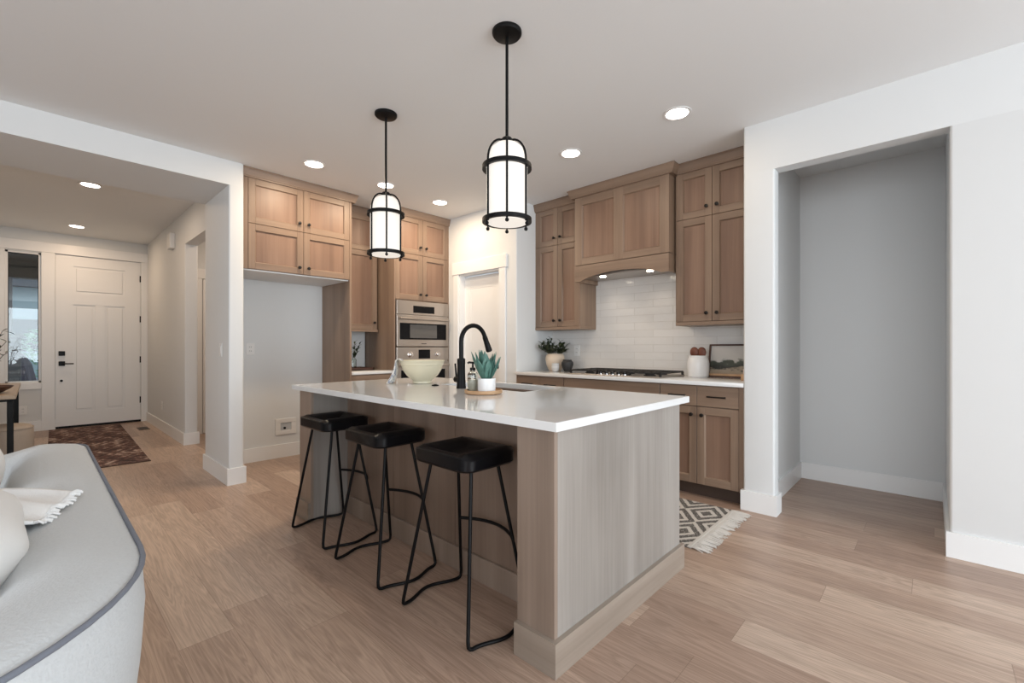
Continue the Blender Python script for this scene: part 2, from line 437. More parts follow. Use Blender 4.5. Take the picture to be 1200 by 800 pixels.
def thing(name, label, cat, loc=(0, 0, 0), group=None, rz=0.0):
    o = bpy.data.objects.new(name, None); COL.objects.link(o)
    o.location = loc; o.rotation_euler = (0, 0, rz); o.empty_display_size = 0.05
    o['label'] = label; o['category'] = cat
    if group: o['group'] = group
    return o
def tag(o, label, cat, group=None):
    o['label'] = label; o['category'] = cat
    if group: o['group'] = group
    return o
def struct(o): o['kind'] = 'structure'; return o
def copy_tree(o, parent=None):
    c = o.copy(); COL.objects.link(c)
    if parent is not None: c.parent = parent
    for ch in list(o.children): copy_tree(ch, c)
    return c
def fillet(pts, rad, seg=5):
    out = []; n = len(pts)
    for i, p in enumerate(pts):
        r = rad[i] if isinstance(rad, (list, tuple)) else rad
        p = Vector(p)
        if r <= 0: out.append(tuple(p)); continue
        a = (Vector(pts[i - 1]) - p).normalized(); b = (Vector(pts[(i + 1) % n]) - p).normalized()
        ang = a.angle(b); t = r / math.tan(ang / 2)
        c = p + (a + b).normalized() * (r / math.sin(ang / 2))
        s0 = p + a * t - c; s1 = p + b * t - c
        a0 = math.atan2(s0.y, s0.x); a1 = math.atan2(s1.y, s1.x)
        da = (a1 - a0 + PI) % (2 * PI) - PI
        for k in range(seg + 1):
            th = a0 + da * k / seg; out.append((c.x + r * math.cos(th), c.y + r * math.sin(th)))
    return out

# ================================================================== STRUCTURE
H = 2.75; HE = 2.79
struct(B(FLOOR).box(-4.4, -4.7, -0.05, 5.0, 9.25, 0.0).done('floor', origin=(0, 0, 0)))
struct(B(CEIL).box(-4.4, -4.7, H, 5.0, 5.12, H + 0.12).done('ceiling', origin=(0, 0, H)))
struct(B(CEIL).box(-0.7, 5.12, HE, 3.2, 9.25, HE + 0.12).done('ceiling', origin=(0, 0, HE)))

# right wall with the open niche
b = B(WALL)
R = 0.014
PA = [(3.505, 1.0), (3.505, 0.80), (3.62, 0.80), (3.62, 0.875), (4.82, 0.875), (4.82, 1.0)]
b.prism(fillet(PA, [R, R, R, 0, 0, 0]), 0, 2.405); b.prism(fillet(PA, [R, 0, 0, 0, 0, 0]), 2.405, H)
PA = [(3.505, -0.067), (3.505, -4.7), (3.62, -4.7), (3.62, -0.19), (4.82, -0.19), (4.82, -0.067)]
b.prism(fillet(PA, [R, 0, 0, 0, 0, 0]), 0, 2.405); b.prism(PA, 2.405, H)
b.box(4.72, -0.067, 0, 4.82, 0.875, H)
b.box(3.505, -0.067, 2.405, 3.62, 0.80, H)
b.box(3.62, -0.067, 2.69, 4.72, 0.875, 2.74)
struct(b.done('wall_right', origin=(0, 0, 0), smooth=40))
# range wall
struct(B(WALL).box(4.155, 0.9, 0, 4.27, 3.35, H).done('wall_range', origin=(0, 0, 0)))
struct(B(TILE).box(4.149, 1.0, 0.9, 4.158, 3.25, 2.0).done('wall_backsplash', origin=(0, 0, 0)))
# pantry wall with doorway (y 3.50 - 4.20)
b = B(WALL)
b.prism(fillet([(3.535, 3.25), (4.27, 3.25), (4.27, 3.36), (3.65, 3.36), (3.65, 3.50), (3.535, 3.50)], [R, 0, 0, 0, 0, 0]), 0, H)
b.box(3.535, 4.205, 0, 3.65, 5.15, H)
b.box(3.535, 3.50, 2.045, 3.65, 4.205, H)
struct(b.done('wall_pantry', origin=(0, 0, 0), smooth=40))
# fridge wall + pillar + beam
b = B(WALL)
b.box(1.24, 5.05, 0, 3.65, 5.16, H)
PA = [(1.127, 4.345), (1.24, 4.345), (1.24, 5.12), (1.127, 5.12)]
b.prism(fillet(PA, [R, R, 0, R]), 0, 2.545); b.prism(fillet(PA, [0, R, 0, 0]), 2.545, HE)
b.box(-0.75, 4.345, 2.545, 1.127, 5.12, HE)
b.box(-4.4, 4.345, 0, -0.75, 4.46, H)
struct(b.done('wall_fridge', origin=(0, 0, 0), smooth=40))
# entry walls
b = B(WALL)
b.prism(fillet([(1.23, 6.51), (1.36, 6.51), (1.36, 9.2), (1.23, 9.2)], [R, R, 0, 0]), 0, HE)
b.box(1.23, 5.12, 2.40, 1.36, 6.51, HE)
struct(b.done('wall_entry', origin=(0, 0, 0), smooth=40))
struct(B(WALL).box(-0.64, 5.12, 0, -0.54, 9.2, HE).box(-0.75, 4.345, 0, -0.64, 5.2, HE).done('wall_console', origin=(0, 0, 0)))
b = B(WALL)   # hallway beyond the entry doorway
b.box(1.36, 7.2, 0, 3.1, 7.32, HE).box(3.0, 5.16, 0, 3.1, 7.3, HE)
struct(b.done('wall_hallway', origin=(0, 0, 0)))
b = B(WALL)   # front wall, openings for sidelight and door
b.box(-0.64, 9.1, 0, -0.27, 9.24, HE).box(-0.27, 9.1, 0, 0.066, 9.24, 0.675).box(-0.27, 9.1, 2.485, 0.066, 9.24, HE)
b.box(0.066, 9.1, 0, 0.205, 9.24, HE).box(0.205, 9.1, 2.50, 1.15, 9.24, HE).box(1.15, 9.1, 0, 1.36, 9.24, HE)
struct(b.done('wall_front', origin=(0, 0, 0)))
# living-room walls behind the camera, each with a big window opening
b = B(WALL)
b.box(-4.4, -4.7, 0, -0.9, -4.58, H).box(3.3, -4.7, 0, 3.62, -4.58, H).box(-0.9, -4.7, 0, 3.3, -4.58, 0.12).box(-0.9, -4.7, 2.55, 3.3, -4.58, H)
struct(b.done('wall_rear', origin=(0, 0, 0)))
b = B(WALL)
b.box(-4.4, -4.6, 0, -4.28, -3.35, H).box(-4.4, 1.15, 0, -4.28, 4.4, H).box(-4.4, -3.35, 0, -4.28, 1.15, 0.25).box(-4.4, -3.35, 2.45, -4.28, 1.15, H)
struct(b.done('wall_left', origin=(0, 0, 0)))
b = B(TRIM)
for x in (-0.9, 0.48, 1.87, 3.25): b.box(x, -4.68, 0.12, x + 0.05, -4.62, 2.55)
b.box(-0.9, -4.68, 0.12, 3.3, -4.62, 0.18).box(-0.9, -4.68, 2.5, 3.3, -4.62, 2.55)
struct(b.done('window_2'))
b = B(TRIM)
for y in (-3.35, -1.87, -0.38, 1.10): b.box(-4.38, y, 0.25, -4.32, y + 0.05, 2.45)
b.box(-4.38, -3.35, 0.25, -4.32, 1.15, 0.31).box(-4.38, -3.35, 2.4, -4.32, 1.15, 2.45)
struct(b.done('window_3'))

# baseboards: (x0,y0)-(x1,y1) face line, thickness to the room side
BH = 0.14; BT = 0.015
def skirt(name, runs):
    b = B(TRIM)
    for (x0, y0, x1, y1) in runs: b.box(x0, y0, 0, x1, y1, BH)
    struct(b.done(name, origin=(0, 0, 0)))
def skirt_path(name, *paths):
    """mitred board along wall-face polylines; side = +1 room on the left of the path, -1 on the right"""
    b = B(TRIM)
    for side, pts in paths:
        pts = [Vector(p) for p in pts]; outer = []
        nr = []
        for a, c in zip(pts[:-1], pts[1:]):
            d = (c - a).normalized(); nr.append(Vector((-d.y, d.x)) * side)
        for k, p in enumerate(pts):
            if k == 0: o = p + nr[0] * BT
            elif k == len(pts) - 1: o = p + nr[-1] * BT
            else: o = p + (nr[k - 1] + nr[k]) * BT
            outer.append(o)
        for k in range(len(pts) - 1):
            quad = [pts[k], pts[k + 1], outer[k + 1], outer[k]]
            lo = [(q.x, q.y) for q in quad]
            v0 = [b.bm.verts.new((x, y, 0)) for x, y in lo]; v1 = [b.bm.verts.new((x, y, BH)) for x, y in lo]
            b.bm.faces.new(v1); b.bm.faces.new((v0[3], v0[2], v1[2], v1[3])); b.bm.faces.new((v0[0], v0[1], v1[1], v1[0]))
            if k == 0: b.bm.faces.new((v0[0], v0[3], v1[3], v1[0]))
            if k == len(pts) - 2: b.bm.faces.new((v0[1], v0[2], v1[2], v1[1]))
    bmesh.ops.remove_doubles(b.bm, verts=b.bm.verts[:], dist=1e-5)
    struct(b.done(name, origin=(0, 0, 0)))
skirt_path('baseboard_right', (-1, [(3.53, 1.0), (3.505, 1.0), (3.505, 0.80), (3.62, 0.80), (3.62, 0.875), (4.72, 0.875), (4.72, -0.067), (3.505, -0.067), (3.505, -4.56)]))
skirt_path('baseboard_fridge', (-1, [(1.23, 5.12), (1.127, 5.12), (1.127, 4.345), (1.24, 4.345), (1.24, 5.05), (2.232, 5.05)]))
skirt_path('baseboard_entry', (1, [(1.36, 7.195), (1.36, 6.51), (1.23, 6.51), (1.23, 9.083)]), (1, [(-0.54, 9.08), (-0.54, 5.14)]))
skirt('baseboard_front', [(-0.54, 9.085, 0.205, 9.101)])
skirt('baseboard_pantry', [(3.52, 3.24, 3.536, 3.41), (3.52, 4.29, 3.536, 4.38)])
skirt('baseboard_left', [(-4.281, -4.58, -4.265, 4.345), (-4.28, -4.581, 3.5, -4.565), (-4.28, 4.33, -0.75, 4.346)])

# front-door casing and sidelight
b = B(TRIM)
b.box(-0.54, 9.08, 2.50, 1.231, 9.101, 2.64, 0.003, 1)
b.box(0.066, 9.084, 0, 0.20, 9.101, 2.5, 0.003, 1).box(1.15, 9.084, 0, 1.231, 9.101, 2.5, 0.003, 1)
b.box(-0.40, 9.084, 0.59, -0.272, 9.101, 2.5, 0.003, 1).box(-0.42, 9.084, 0.585, 0.075, 9.101, 0.672, 0.003, 1)
struct(b.done('trim_1', origin=(0, 0, 0)))
b = B(TRIM)
b.box(-0.27, 9.12, 0.675, -0.245, 9.2, 2.485).box(0.041, 9.12, 0.675, 0.066, 9.2, 2.485).box(-0.27, 9.12, 0.675, 0.066, 9.2, 0.70).box(-0.27, 9.12, 2.46, 0.066, 9.2, 2.485)
win = struct(b.done('window_1', origin=(0, 0, 0)))
B(PANE).box(-0.245, 9.155, 0.70, 0.041, 9.161, 2.46).done('pane', win)
B(BLACK).box(-0.247, 9.14, 0.698, -0.238, 9.15, 2.462).box(0.034, 9.14, 0.698, 0.043, 9.15, 2.462).box(-0.247, 9.14, 2.45, 0.043, 9.15, 2.462).done('gasket', win)

def panel_door(bld, u0, u1, z0, z1, face, axis, panels, depth=0.045, groove=0.02, rec=0.010):
    """slab with recessed moulded panels. axis 'Y': faces -y at y=face; axis 'X': faces -x at x=face."""
    def bx(ua, ub, za, zb, na, nb, bev=0.0):
        if axis == 'Y': bld.box(ua, face + na, za, ub, face + nb, zb, bev, 1)
        else: bld.box(face + na, ua, za, face + nb, ub, zb, bev, 1)
    bx(u0, u1, z0, z1, rec, depth)
    # raised stiles/rails = slab minus panels, built as a grid of cells
    us = sorted({u0, u1, *[p[0] for p in panels], *[p[1] for p in panels]})
    zs = sorted({z0, z1, *[p[2] for p in panels], *[p[3] for p in panels]})
    for i in range(len(us) - 1):
        for j in range(len(zs) - 1):
            cu, cz = (us[i] + us[i + 1]) / 2, (zs[j] + zs[j + 1]) / 2
            if not any(p[0] < cu < p[1] and p[2] < cz < p[3] for p in panels):
                bx(us[i], us[i + 1], zs[j], zs[j + 1], 0, rec + 0.001)
    for p in panels:
        g = groove
        bx(p[0] + g, p[1] - g, p[2] + g, p[3] - g, 0.003, rec + 0.001, 0.004)
# door_1: front door
b = B(TRIM)
panel_door(b, 0.207, 1.147, 0.03, 2.496, 9.112, 'Y', [(0.39, 0.96, 1.955, 2.345), (0.39, 0.62, 0.235, 1.79), (0.73, 0.96, 0.235, 1.79)], groove=0.03, rec=0.014)
d1 = struct(b.done('door_1', origin=(0, 0, 0)))
B(BLACK).box(0.205, 9.105, 0.0, 1.15, 9.2, 0.032).done('threshold', d1)
for z in (0.344, 0.975, 1.607, 2.238): B(BLACK).box(1.135, 9.098, z - 0.05, 1.157, 9.113, z + 0.05, 0.003).done('hinge', d1)
B(BLACK).box(0.237, 9.085, 1.045, 0.303, 9.113, 1.111, 0.004).cyl((0.27, 9.09, 1.078), (0.27, 9.075, 1.078), 0.02).done('deadbolt', d1)
B(BLACK).box(0.237, 9.098, 0.90, 0.303, 9.113, 0.966, 0.004).cyl((0.27, 9.1, 0.933), (0.27, 9.06, 0.933), 0.012).tube([(0.27, 9.062, 0.933), (0.33, 9.058, 0.93), (0.39, 9.062, 0.93)], 0.009).done('lever_handle', d1)
B(BLACK).cyl((0.266, 9.112, 0.687), (0.266, 9.1, 0.687), 0.016).done('lock_cylinder', d1)
# door_2: pantry door set back in its jamb
b = B(TRIM)
panel_door(b, 3.515, 4.19, 0.01, 2.02, 3.62, 'X', [(3.66, 4.08, 1.10, 1.875), (3.66, 4.08, 0.22, 0.98)], groove=0.0, rec=0.010, depth=0.03)
d2 = struct(b.done('door_2', origin=(0, 0, 0)))
B(BLACK).cyl((3.62, 3.575, 0.95), (3.57, 3.575, 0.95), 0.011).sphere((3.565, 3.575, 0.95), 0.026).cyl((3.62, 3.575, 0.95), (3.612, 3.575, 0.95), 0.03).done('door_knob', d2)
b = B(TRIM)
b.box(3.516, 4.2, 0, 3.536, 4.29, 2.045, 0.003, 1).box(3.516, 3.405, 0, 3.536, 3.505, 2.045, 0.003, 1).box(3.510, 3.385, 2.045, 3.536, 4.31, 2.19, 0.003, 1)
b.box(3.536, 4.19, 0, 3.65, 4.206, 2.045).box(3.536, 3.50, 0, 3.65, 3.516, 2.045).box(3.536, 3.5, 2.03, 3.65, 4.205, 2.046)
struct(b.done('trim_2', origin=(0, 0, 0)))
# door_3: hallway door
b = B(TRIM)
panel_door(b, 1.56, 2.35, 0.01, 2.08, 7.18, 'Y', [(1.70, 2.21, 1.15, 1.94), (1.70, 2.21, 0.2, 1.0)], groove=0.0, depth=0.02)
struct(b.done('door_3', origin=(0, 0, 0)))
struct(B(TRIM).box(1.46, 7.175, 0, 1.55, 7.201, 2.09, 0.003).box(2.36, 7.175, 0, 2.45, 7.201, 2.09, 0.003).box(1.44, 7.17, 2.09, 2.47, 7.201, 2.22, 0.003).done('trim_3', origin=(0, 0, 0)))

# ================================================================== CABINETRY
def mapper(face, axis):
    if axis == 'X':   # faces -x
        return lambda u, n, z: (face - n, u, z)
    return lambda u, n, z: (u, face - n, z)
def pbox(b, P, u0, u1, z0, z1, n0, n1, bev=0.0, seg=1):
    a = P(u0, n0, z0); c = P(u1, n1, z1)
    b.box(*a, *c, bev, seg)
def shaker(root, P, u0, u1, z0, z1, n0=0.0, st=0.057, wv=None, wh=None, name='door'):
    wv = wv or WV; wh = wh or WH
    g = 0.0018
    u0 += g; u1 -= g; z0 += g; z1 -= g
    b = B(wv, wh); T = 0.021
    b.use(wv)
    pbox(b, P, u0, u0 + st, z0, z1, n0, n0 + T, 0.0015)
    pbox(b, P, u1 - st, u1, z0, z1, n0, n0 + T, 0.0015)
    b.use(WP); pbox(b, P, u0 + st - .004, u1 - st + .004, z0 + st - .004, z1 - st + .004, n0, n0 + 0.007)
    b.use(wv)
    def rc_(i, n): return [P(u0 + st + i, n, z0 + st + i), P(u1 - st - i, n, z0 + st + i), P(u1 - st - i, n, z1 - st - i), P(u0 + st + i, n, z1 - st - i)]
    b.loft([rc_(-0.0005, n0 + T - 0.0012), rc_(0.0065, n0 + 0.0068)], True, False, False)
    b.use(wh)
    pbox(b, P, u0 + st, u1 - st, z0, z0 + st, n0, n0 + T, 0.0015)
    pbox(b, P, u0 + st, u1 - st, z1 - st, z1, n0, n0 + T, 0.0015)
    return b.done(name, root)
def knob(par, P, u, z, n0, axis):
    b = B(BRONZE)
    b.lathe([(0.0085, 0.0), (0.0065, 0.004), (0.0055, 0.012), (0.0125, 0.017), (0.0155, 0.022), (0.0145, 0.027), (0.008, 0.030)], P(u, n0, z), 16, '-' + axis)
    return b.done('knob', par, smooth=50)
def pull(par, P, u, z, n0, half=0.068):
    b = B(BRONZE)
    b.tube([P(u - half, n0 + 0.03, z), P(u + half, n0 + 0.03, z)], 0.006, 8)
    for s in (-1, 1): b.tube([P(u + s * (half - 0.012), n0, z), P(u + s * (half - 0.012), n0 + 0.03, z)], 0.0055, 8)
    return b.done('pull', par, smooth=50)
def drawer(root, P, u0, u1, z0, z1, n0=0.0, pulls=None):
    b = B(WH); g = 0.0018
    pbox(b, P, u0 + g, u1 - g, z0 + g, z1 - g, n0, n0 + 0.021, 0.0015)
    d = b.done('drawer', root)
    for u in (pulls if pulls is not None else [(u0 + u1) / 2]): pull(d, P, u, (z0 + z1) / 2, n0 + 0.021)
    return d
def crown(root, P, u0, u1, back, nb=0.012, nt=0.050, z0=2.668, z1=H - 0.001, l=1, r=1):
    """moulding that flares outward to the ceiling; l/r = free ends flare too"""
    b = B(WH)
    def rect(n, z, e): return [P(u0 - e * l, n, z), P(u1 + e * r, n, z), P(u1 + e * r, back, z), P(u0 - e * l, back, z)]
    nb += 0.014
    b.loft([rect(nb, z0, nb), rect(nb + 0.001, z0 + 0.010, nb + .001), rect(nb + 0.005, z0 + 0.013, nb + .005), rect(nt - 0.004, z1 - 0.016, nt - .004), rect(nt, z1 - 0.013, nt), rect(nt, z1, nt)])
    return b.done('crown_moulding', root)

SPL = 2.268   # line between lower and upper doors
# --- cabinet above the refrigerator alcove with its tall end panel
P = mapper(4.421, 'Y')
t = thing('wall_cabinet', 'wide four-door wood cabinet high above the empty refrigerator alcove, with tall end panel', 'cabinet', (1.745, 4.74, 0))
b = B(WV, WH)
pbox(b, P, 1.242, 2.233, 1.862, 2.748, -0.625, 0.0)
pbox(b, P, 1.242, 1.288, 1.862, 2.748, 0.0, 0.021)
b.done('body', t)
B(CEIL).box(1.256, 4.425, 1.852, 2.230, 5.045, 1.8625).done('underside', t)['label'] = 'pale grey underside'
B(WV).box(2.233, 4.40, 0, 2.255, 5.048, 2.67, 0.001).done('end_panel', t)
for (u0, u1, ku) in ((1.29, 1.768, 1.725), (1.768, 2.233, 1.811)):
    d = shaker(t, P, u0, u1, 1.864, SPL); knob(d, P, ku, 1.925, 0.021, 'Y')
    d = shaker(t, P, u0, u1, SPL, 2.672); knob(d, P, ku, 2.345, 0.021, 'Y')
crown(t, P, 1.242, 2.255, -0.3, nb=0.022, nt=0.058, l=0)
# --- narrow nook: wall cabinet
P = mapper(4.741, 'Y')
t = thing('wall_cabinet', 'narrow set-back wood wall cabinet over the coffee nook, between alcove panel and oven tower', 'cabinet', (2.5, 4.9, 1.36))
b = B(WV, WH)
pbox(b, P, 2.257, 2.735, 1.37, 2.748, -0.305, 0.0)
b.use(WH); pbox(b, P, 2.257, 2.74, 1.345, 1.37, -0.05, 0.024)
b.done('body', t)
d = shaker(t, P, 2.262, 2.733, 1.37, SPL); knob(d, P, 2.69, 1.45, 0.021, 'Y')
shaker(t, P, 2.262, 2.733, SPL, 2.672)
crown(t, P, 2.257, 2.756, -0.2, l=0, r=0)
P = mapper(4.45, 'Y')
t = thing('base_cabinet', 'narrow wood base cabinet under the coffee nook, left of the oven tower', 'cabinet', (2.5, 4.75, 0))
b = B(WV, BLACK)
pbox(b, P, 2.257, 2.757, 0.105, 0.875, -0.59, 0)
b.use(WV); pbox(b, P, 2.257, 2.757, 0.0, 0.105, -0.59, -0.07)
b.done('body', t)
drawer(t, P, 2.26, 2.755, 0.715, 0.868); d = shaker(t, P, 2.26, 2.755, 0.11, 0.712); knob(d, P, 2.70, 0.65, 0.021, 'Y')
tag(B(QUARTZ).box(2.257, 4.425, 0.876, 2.757, 5.048, 0.908, 0.003).done('countertop', smooth=40), 'small white quartz countertop in the coffee nook beside the oven tower', 'countertop')
# --- oven tower
P = mapper(4.421, 'Y')
t = thing('tall_cabinet', 'tall wood oven tower with four upper doors, next to the pantry doorway', 'cabinet', (3.145, 4.74, 0))
b = B(WV, WH)
b.box(2.758, 4.421, 0.10, 2.778, 5.048, 2.748).box(3.513, 4.421, 0.10, 3.534, 5.048, 2.748)
b.box(2.758, 5.03, 0.10, 3.534, 5.048, 2.748).box(2.778, 4.421, 1.70, 3.513, 5.03, 2.748).box(2.778, 4.421, 0.10, 3.513, 5.03, 0.36)
b.box(2.758, 4.50, 0.0, 3.534, 5.048, 0.10)
pbox(b, P, 2.757, 2.772, 0.10, 2.67, 0, 0.021); pbox(b, P, 3.517, 3.534, 0.10, 2.67, 0, 0.021)
b.done('body', t)
for (u0, u1, ku) in ((2.772, 3.144, 3.103), (3.144, 3.517, 3.187)):
    d = shaker(t, P, u0, u1, 1.715, 2.245); knob(d, P, ku, 1.782, 0.021, 'Y')
    d = shaker(t, P, u0, u1, 2.245, 2.672); knob(d, P, ku, 2.335, 0.021, 'Y')
drawer(t, P, 2.772, 3.517, 0.11, 0.36)
crown(t, P, 2.757, 3.534, -0.3, nb=0.022, nt=0.058, l=0, r=0)
# microwave
t = thing('microwave_oven', 'stainless built-in microwave at eye height in the oven tower, above the wall oven', 'oven', (3.145, 4.6, 1.17))
yf = 4.40
b = B(STEEL); b.box(2.780, yf, 1.18, 3.511, 4.9, 1.70).done('body', t)
B(STEEL).box(2.779, yf - 0.02, 1.545, 3.512, yf, 1.70, 0.003).done('control_panel', t)
B(DGLASS).box(2.998, yf - 0.023, 1.567, 3.298, yf - 0.019, 1.648, 0.001).done('display', t)
b = B(STEEL); b.box(2.779, yf - 0.022, 1.178, 3.512, yf, 1.535, 0.003); d = b.done('door', t)
B(DGLASS).box(2.818, yf - 0.026, 1.256, 3.473, yf - 0.021, 1.445, 0.001).done('window', d)
B(plain('oven_interior', (0.10, 0.095, 0.09), 0.35)).box(2.95, yf - 0.0275, 1.275, 3.33, yf - 0.0255, 1.43).done('cavity_view', d)
B(STEEL).cyl((2.80, yf - 0.055, 1.495), (3.49, yf - 0.055, 1.495), 0.013).box(2.82, yf - 0.055, 1.488, 2.84, yf - 0.02, 1.502).box(3.45, yf - 0.055, 1.488, 3.47, yf - 0.02, 1.502).done('handle', d, smooth=40)
B(SLOT).box(3.11, yf - 0.0235, 1.205, 3.18, yf - 0.0215, 1.213).done('badge', d)
# wall oven
t = thing('wall_oven', 'stainless wall oven with two round knobs, low in the oven tower behind the cream bowl', 'oven', (3.145, 4.6, 0.36))
B(STEEL).box(2.780, yf, 0.365, 3.511, 4.9, 1.168).done('body', t)
B(STEEL).box(2.779, yf - 0.02, 1.012, 3.512, yf, 1.168, 0.003).done('control_panel', t)
B(DGLASS).box(3.071, yf - 0.023, 1.035, 3.235, yf - 0.019, 1.14, 0.001).done('display', t)
for u in (2.954, 3.343):
    B(CHROME).lathe([(0.034, 0), (0.034, 0.006), (0.027, 0.008), (0.025, 0.032), (0.021, 0.035)], (u, yf - 0.02, 1.083), 24, '-Y').done('knob', t, smooth=40)
b = B(STEEL); b.box(2.779, yf - 0.022, 0.37, 3.512, yf, 0.998, 0.003); d = b.done('door', t)
B(DGLASS).box(2.835, yf - 0.026, 0.46, 3.456, yf - 0.021, 0.905, 0.001).done('window', d)
B(STEEL).cyl((2.80, yf - 0.06, 0.955), (3.49, yf - 0.06, 0.955), 0.013).box(2.82, yf - 0.06, 0.948, 2.84, yf - 0.02, 0.962).box(3.45, yf - 0.06, 0.948, 3.47, yf - 0.02, 0.962).done('handle', d, smooth=40)

# --- range wall upper cabinets
XU = 3.866
P = mapper(XU, 'X')
def upper(label, u0, u1, mid, ua, ub, lend, rend):
    t = thing('wall_cabinet', label, 'cabinet', (4.0, (u0 + u1) / 2, 1.36))
    b = B(WV, WH)
    pbox(b, P, u0, u1, 1.385, 2.748, -0.287, 0)
    if ua > u0: pbox(b, P, u0, ua, 1.385, 2.67, 0, 0.021)
    if ub < u1: pbox(b, P, ub, u1, 1.385, 2.67, 0, 0.021)
    b.done('body', t)
    bb = B(WH); pbox(bb, P, u0, u1, 1.355, 1.385, -0.287, 0.026, 0.002); bb.done('light_rail', t)
    for (a, c, ku) in ((ua, mid, mid - 0.042), (mid, ub, mid + 0.042)):
        d = shaker(t, P, a, c, 1.387, SPL); knob(d, P, ku, 1.455, 0.021, 'X')
        d = shaker(t, P, a, c, SPL, 2.672); knob(d, P, ku, 2.345, 0.021, 'X')
    crown(t, P, u0, u1, -0.15, nb=0.022, nt=0.060, l=0, r=0)
upper('four-door wood wall cabinet left of the range hood, above the potted greenery', 2.652, 3.249, 2.94, 2.665, 3.236, 1, 0)
upper('wood wall cabinet with four doors right of the range hood, above the white crock', 1.002, 1.643, 1.336, 1.037, 1.638, 0, 1)
# --- range hood
XH = 3.771
P = mapper(XH, 'X')
U0, U1 = 1.664, 2.648
t = thing('range_hood', 'wood range hood cover with two framed panels and an arched apron above the gas cooktop', 'range hood', (3.97, 2.156, 1.8))
b = B(WV, WH)
pbox(b, P, U0, U1, 1.985, 2.748, -0.377, -0.002)
pbox(b, P, U0, U0 + 0.02, 1.83, 1.99, -0.377, -0.002); pbox(b, P, U1 - 0.02, U1, 1.83, 1.99, -0.377, -0.002)
b.done('body', t)
b = B(WV, WH); T = 0.02; st = 0.085; um = (U0 + U1) / 2
b.use(WV)
for (a, c) in ((U0, U0 + st), (U1 - st, U1), (um - 0.05, um + 0.05)): pbox(b, P, a, c, 1.99, 2.67, -0.002, T, 0.0015)
b.use(WP); pbox(b, P, U0 + 0.02, U1 - 0.02, 2.0, 2.66, -0.002, 0.005)
for (a, c) in ((U0 + st, um - 0.05), (um + 0.05, U1 - st)):
    rc_ = lambda i, n: [P(a + i, n, 2.055 + i), P(c - i, n, 2.055 + i), P(c - i, n, 2.59 - i), P(a + i, n, 2.59 - i)]
    b.use(WV).loft([rc_(-0.0005, T - .001), rc_(0.008, 0.0052)], True, False, False)
b.use(WH)
for (z0, z1) in ((1.99, 2.055), (2.59, 2.67)):
    pbox(b, P, U0 + st, um - 0.05, z0, z1, -0.002, T, 0.0015); pbox(b, P, um + 0.05, U1 - st, z0, z1, -0.002, T, 0.0015)
b.done('front_panel', t)
# arched apron
b = B(WH); N = 28
def arch(u):
    s = (u - U0) / (U1 - U0); e = 0.075
    if s < e or s > 1 - e: return 1.825
    q = (s - e) / (1 - 2 * e) * 2 - 1
    return 1.825 + 0.068 * (1 - q * q) ** 0.75
rings = []
for i in range(N + 1):
    u = U0 + (U1 - U0) * i / N
    rings.append([P(u, -0.002, 1.983), P(u, 0.024, 1.983), P(u, 0.024, arch(u)), P(u, -0.002, arch(u))])
b.loft(rings).done('apron', t)
B(STEEL).box(3.80, U0 + 0.025, 1.872, 4.14, U1 - 0.025, 1.9).done('filter_insert', t)
for y in (1.90, 2.40):
    B(HLAMP).lathe([(0.03, -0.004), (0.03, 0.002)], (3.88, y, 1.870), 20).done('lamp', t)
    l = bpy.data.lights.new('hood_lamp', 'SPOT'); l.energy = 1.2; l.color = (1.0, 0.85, 0.68); l.spot_size = 2.4; l.spot_blend = 0.6; l.shadow_soft_size = 0.03
    o = bpy.data.objects.new('hood_lamp', l); COL.objects.link(o); o.location = (3.9 - 3.97, y - 2.156, 1.86 - 1.8); o.parent = t
crown(t, P, U0, U1, -0.15, nb=0.024, nt=0.066)

# --- range wall base cabinets
P = mapper(3.551, 'X')
def base(label, u0, u1, draws, doors, knobs, fill0=0.0, fill1=0.0):
    t = thing('base_cabinet', label, 'cabinet', (3.85, (u0 + u1) / 2, 0))
    b = B(WV, WH)
    pbox(b, P, u0, u1, 0.105, 0.875, -0.598, 0)
    b.use(TOE); pbox(b, P, u0, u1, 0.0, 0.105, -0.598, -0.055); b.use(WV)
    if fill0: pbox(b, P, u0, u0 + fill0, 0.105, 0.875, 0, 0.021)
    if fill1: pbox(b, P, u1 - fill1, u1, 0.105, 0.875, 0, 0.021)
    b.done('body', t)
    for (a, c, pl) in draws: drawer(t, P, a, c, 0.712, 0.87, 0.0, None if pl else [])
    for (a, c, ku) in doors:
        d = shaker(t, P, a, c, 0.107, 0.708); knob(d, P, ku, 0.645, 0.021, 'X')
base('wood base cabinet with two drawers in the corner under the potted greenery', 2.626, 3.249, [(2.629, 2.932, 1), (2.932, 3.235, 1)], [(2.629, 2.932, 2.89), (2.932, 3.235, 2.975)], 1, 0, 0.014)
t = thing('base_cabinet', 'wide wood base cabinet with a plain top panel directly under the gas cooktop', 'cabinet', (3.85, 2.135, 0))
b = B(WV, WH); pbox(b, P, 1.643, 2.625, 0.105, 0.875, -0.598, 0); b.use(TOE); pbox(b, P, 1.643, 2.625, 0, 0.105, -0.598, -0.055); b.done('body', t)
b = B(WH); pbox(b, P, 1.645, 2.623, 0.714, 0.868, 0, 0.021, 0.0015); b.done('false_front', t)
drawer(t, P, 1.643, 2.625, 0.41, 0.708); drawer(t, P, 1.643, 2.625, 0.107, 0.406)
base('wood base cabinet with two drawers over two doors, nearest the white column', 1.002, 1.642, [(1.037, 1.342, 1), (1.342, 1.64, 1)], [(1.037, 1.342, 1.30), (1.342, 1.64, 1.38)], 1, 0.033, 0)
tag(B(QUARTZ).box(3.505, 1.001, 0.876, 4.148, 3.249, 0.908, 0.003).done('countertop', smooth=40), 'long white quartz countertop along the tiled wall under the range hood', 'countertop')

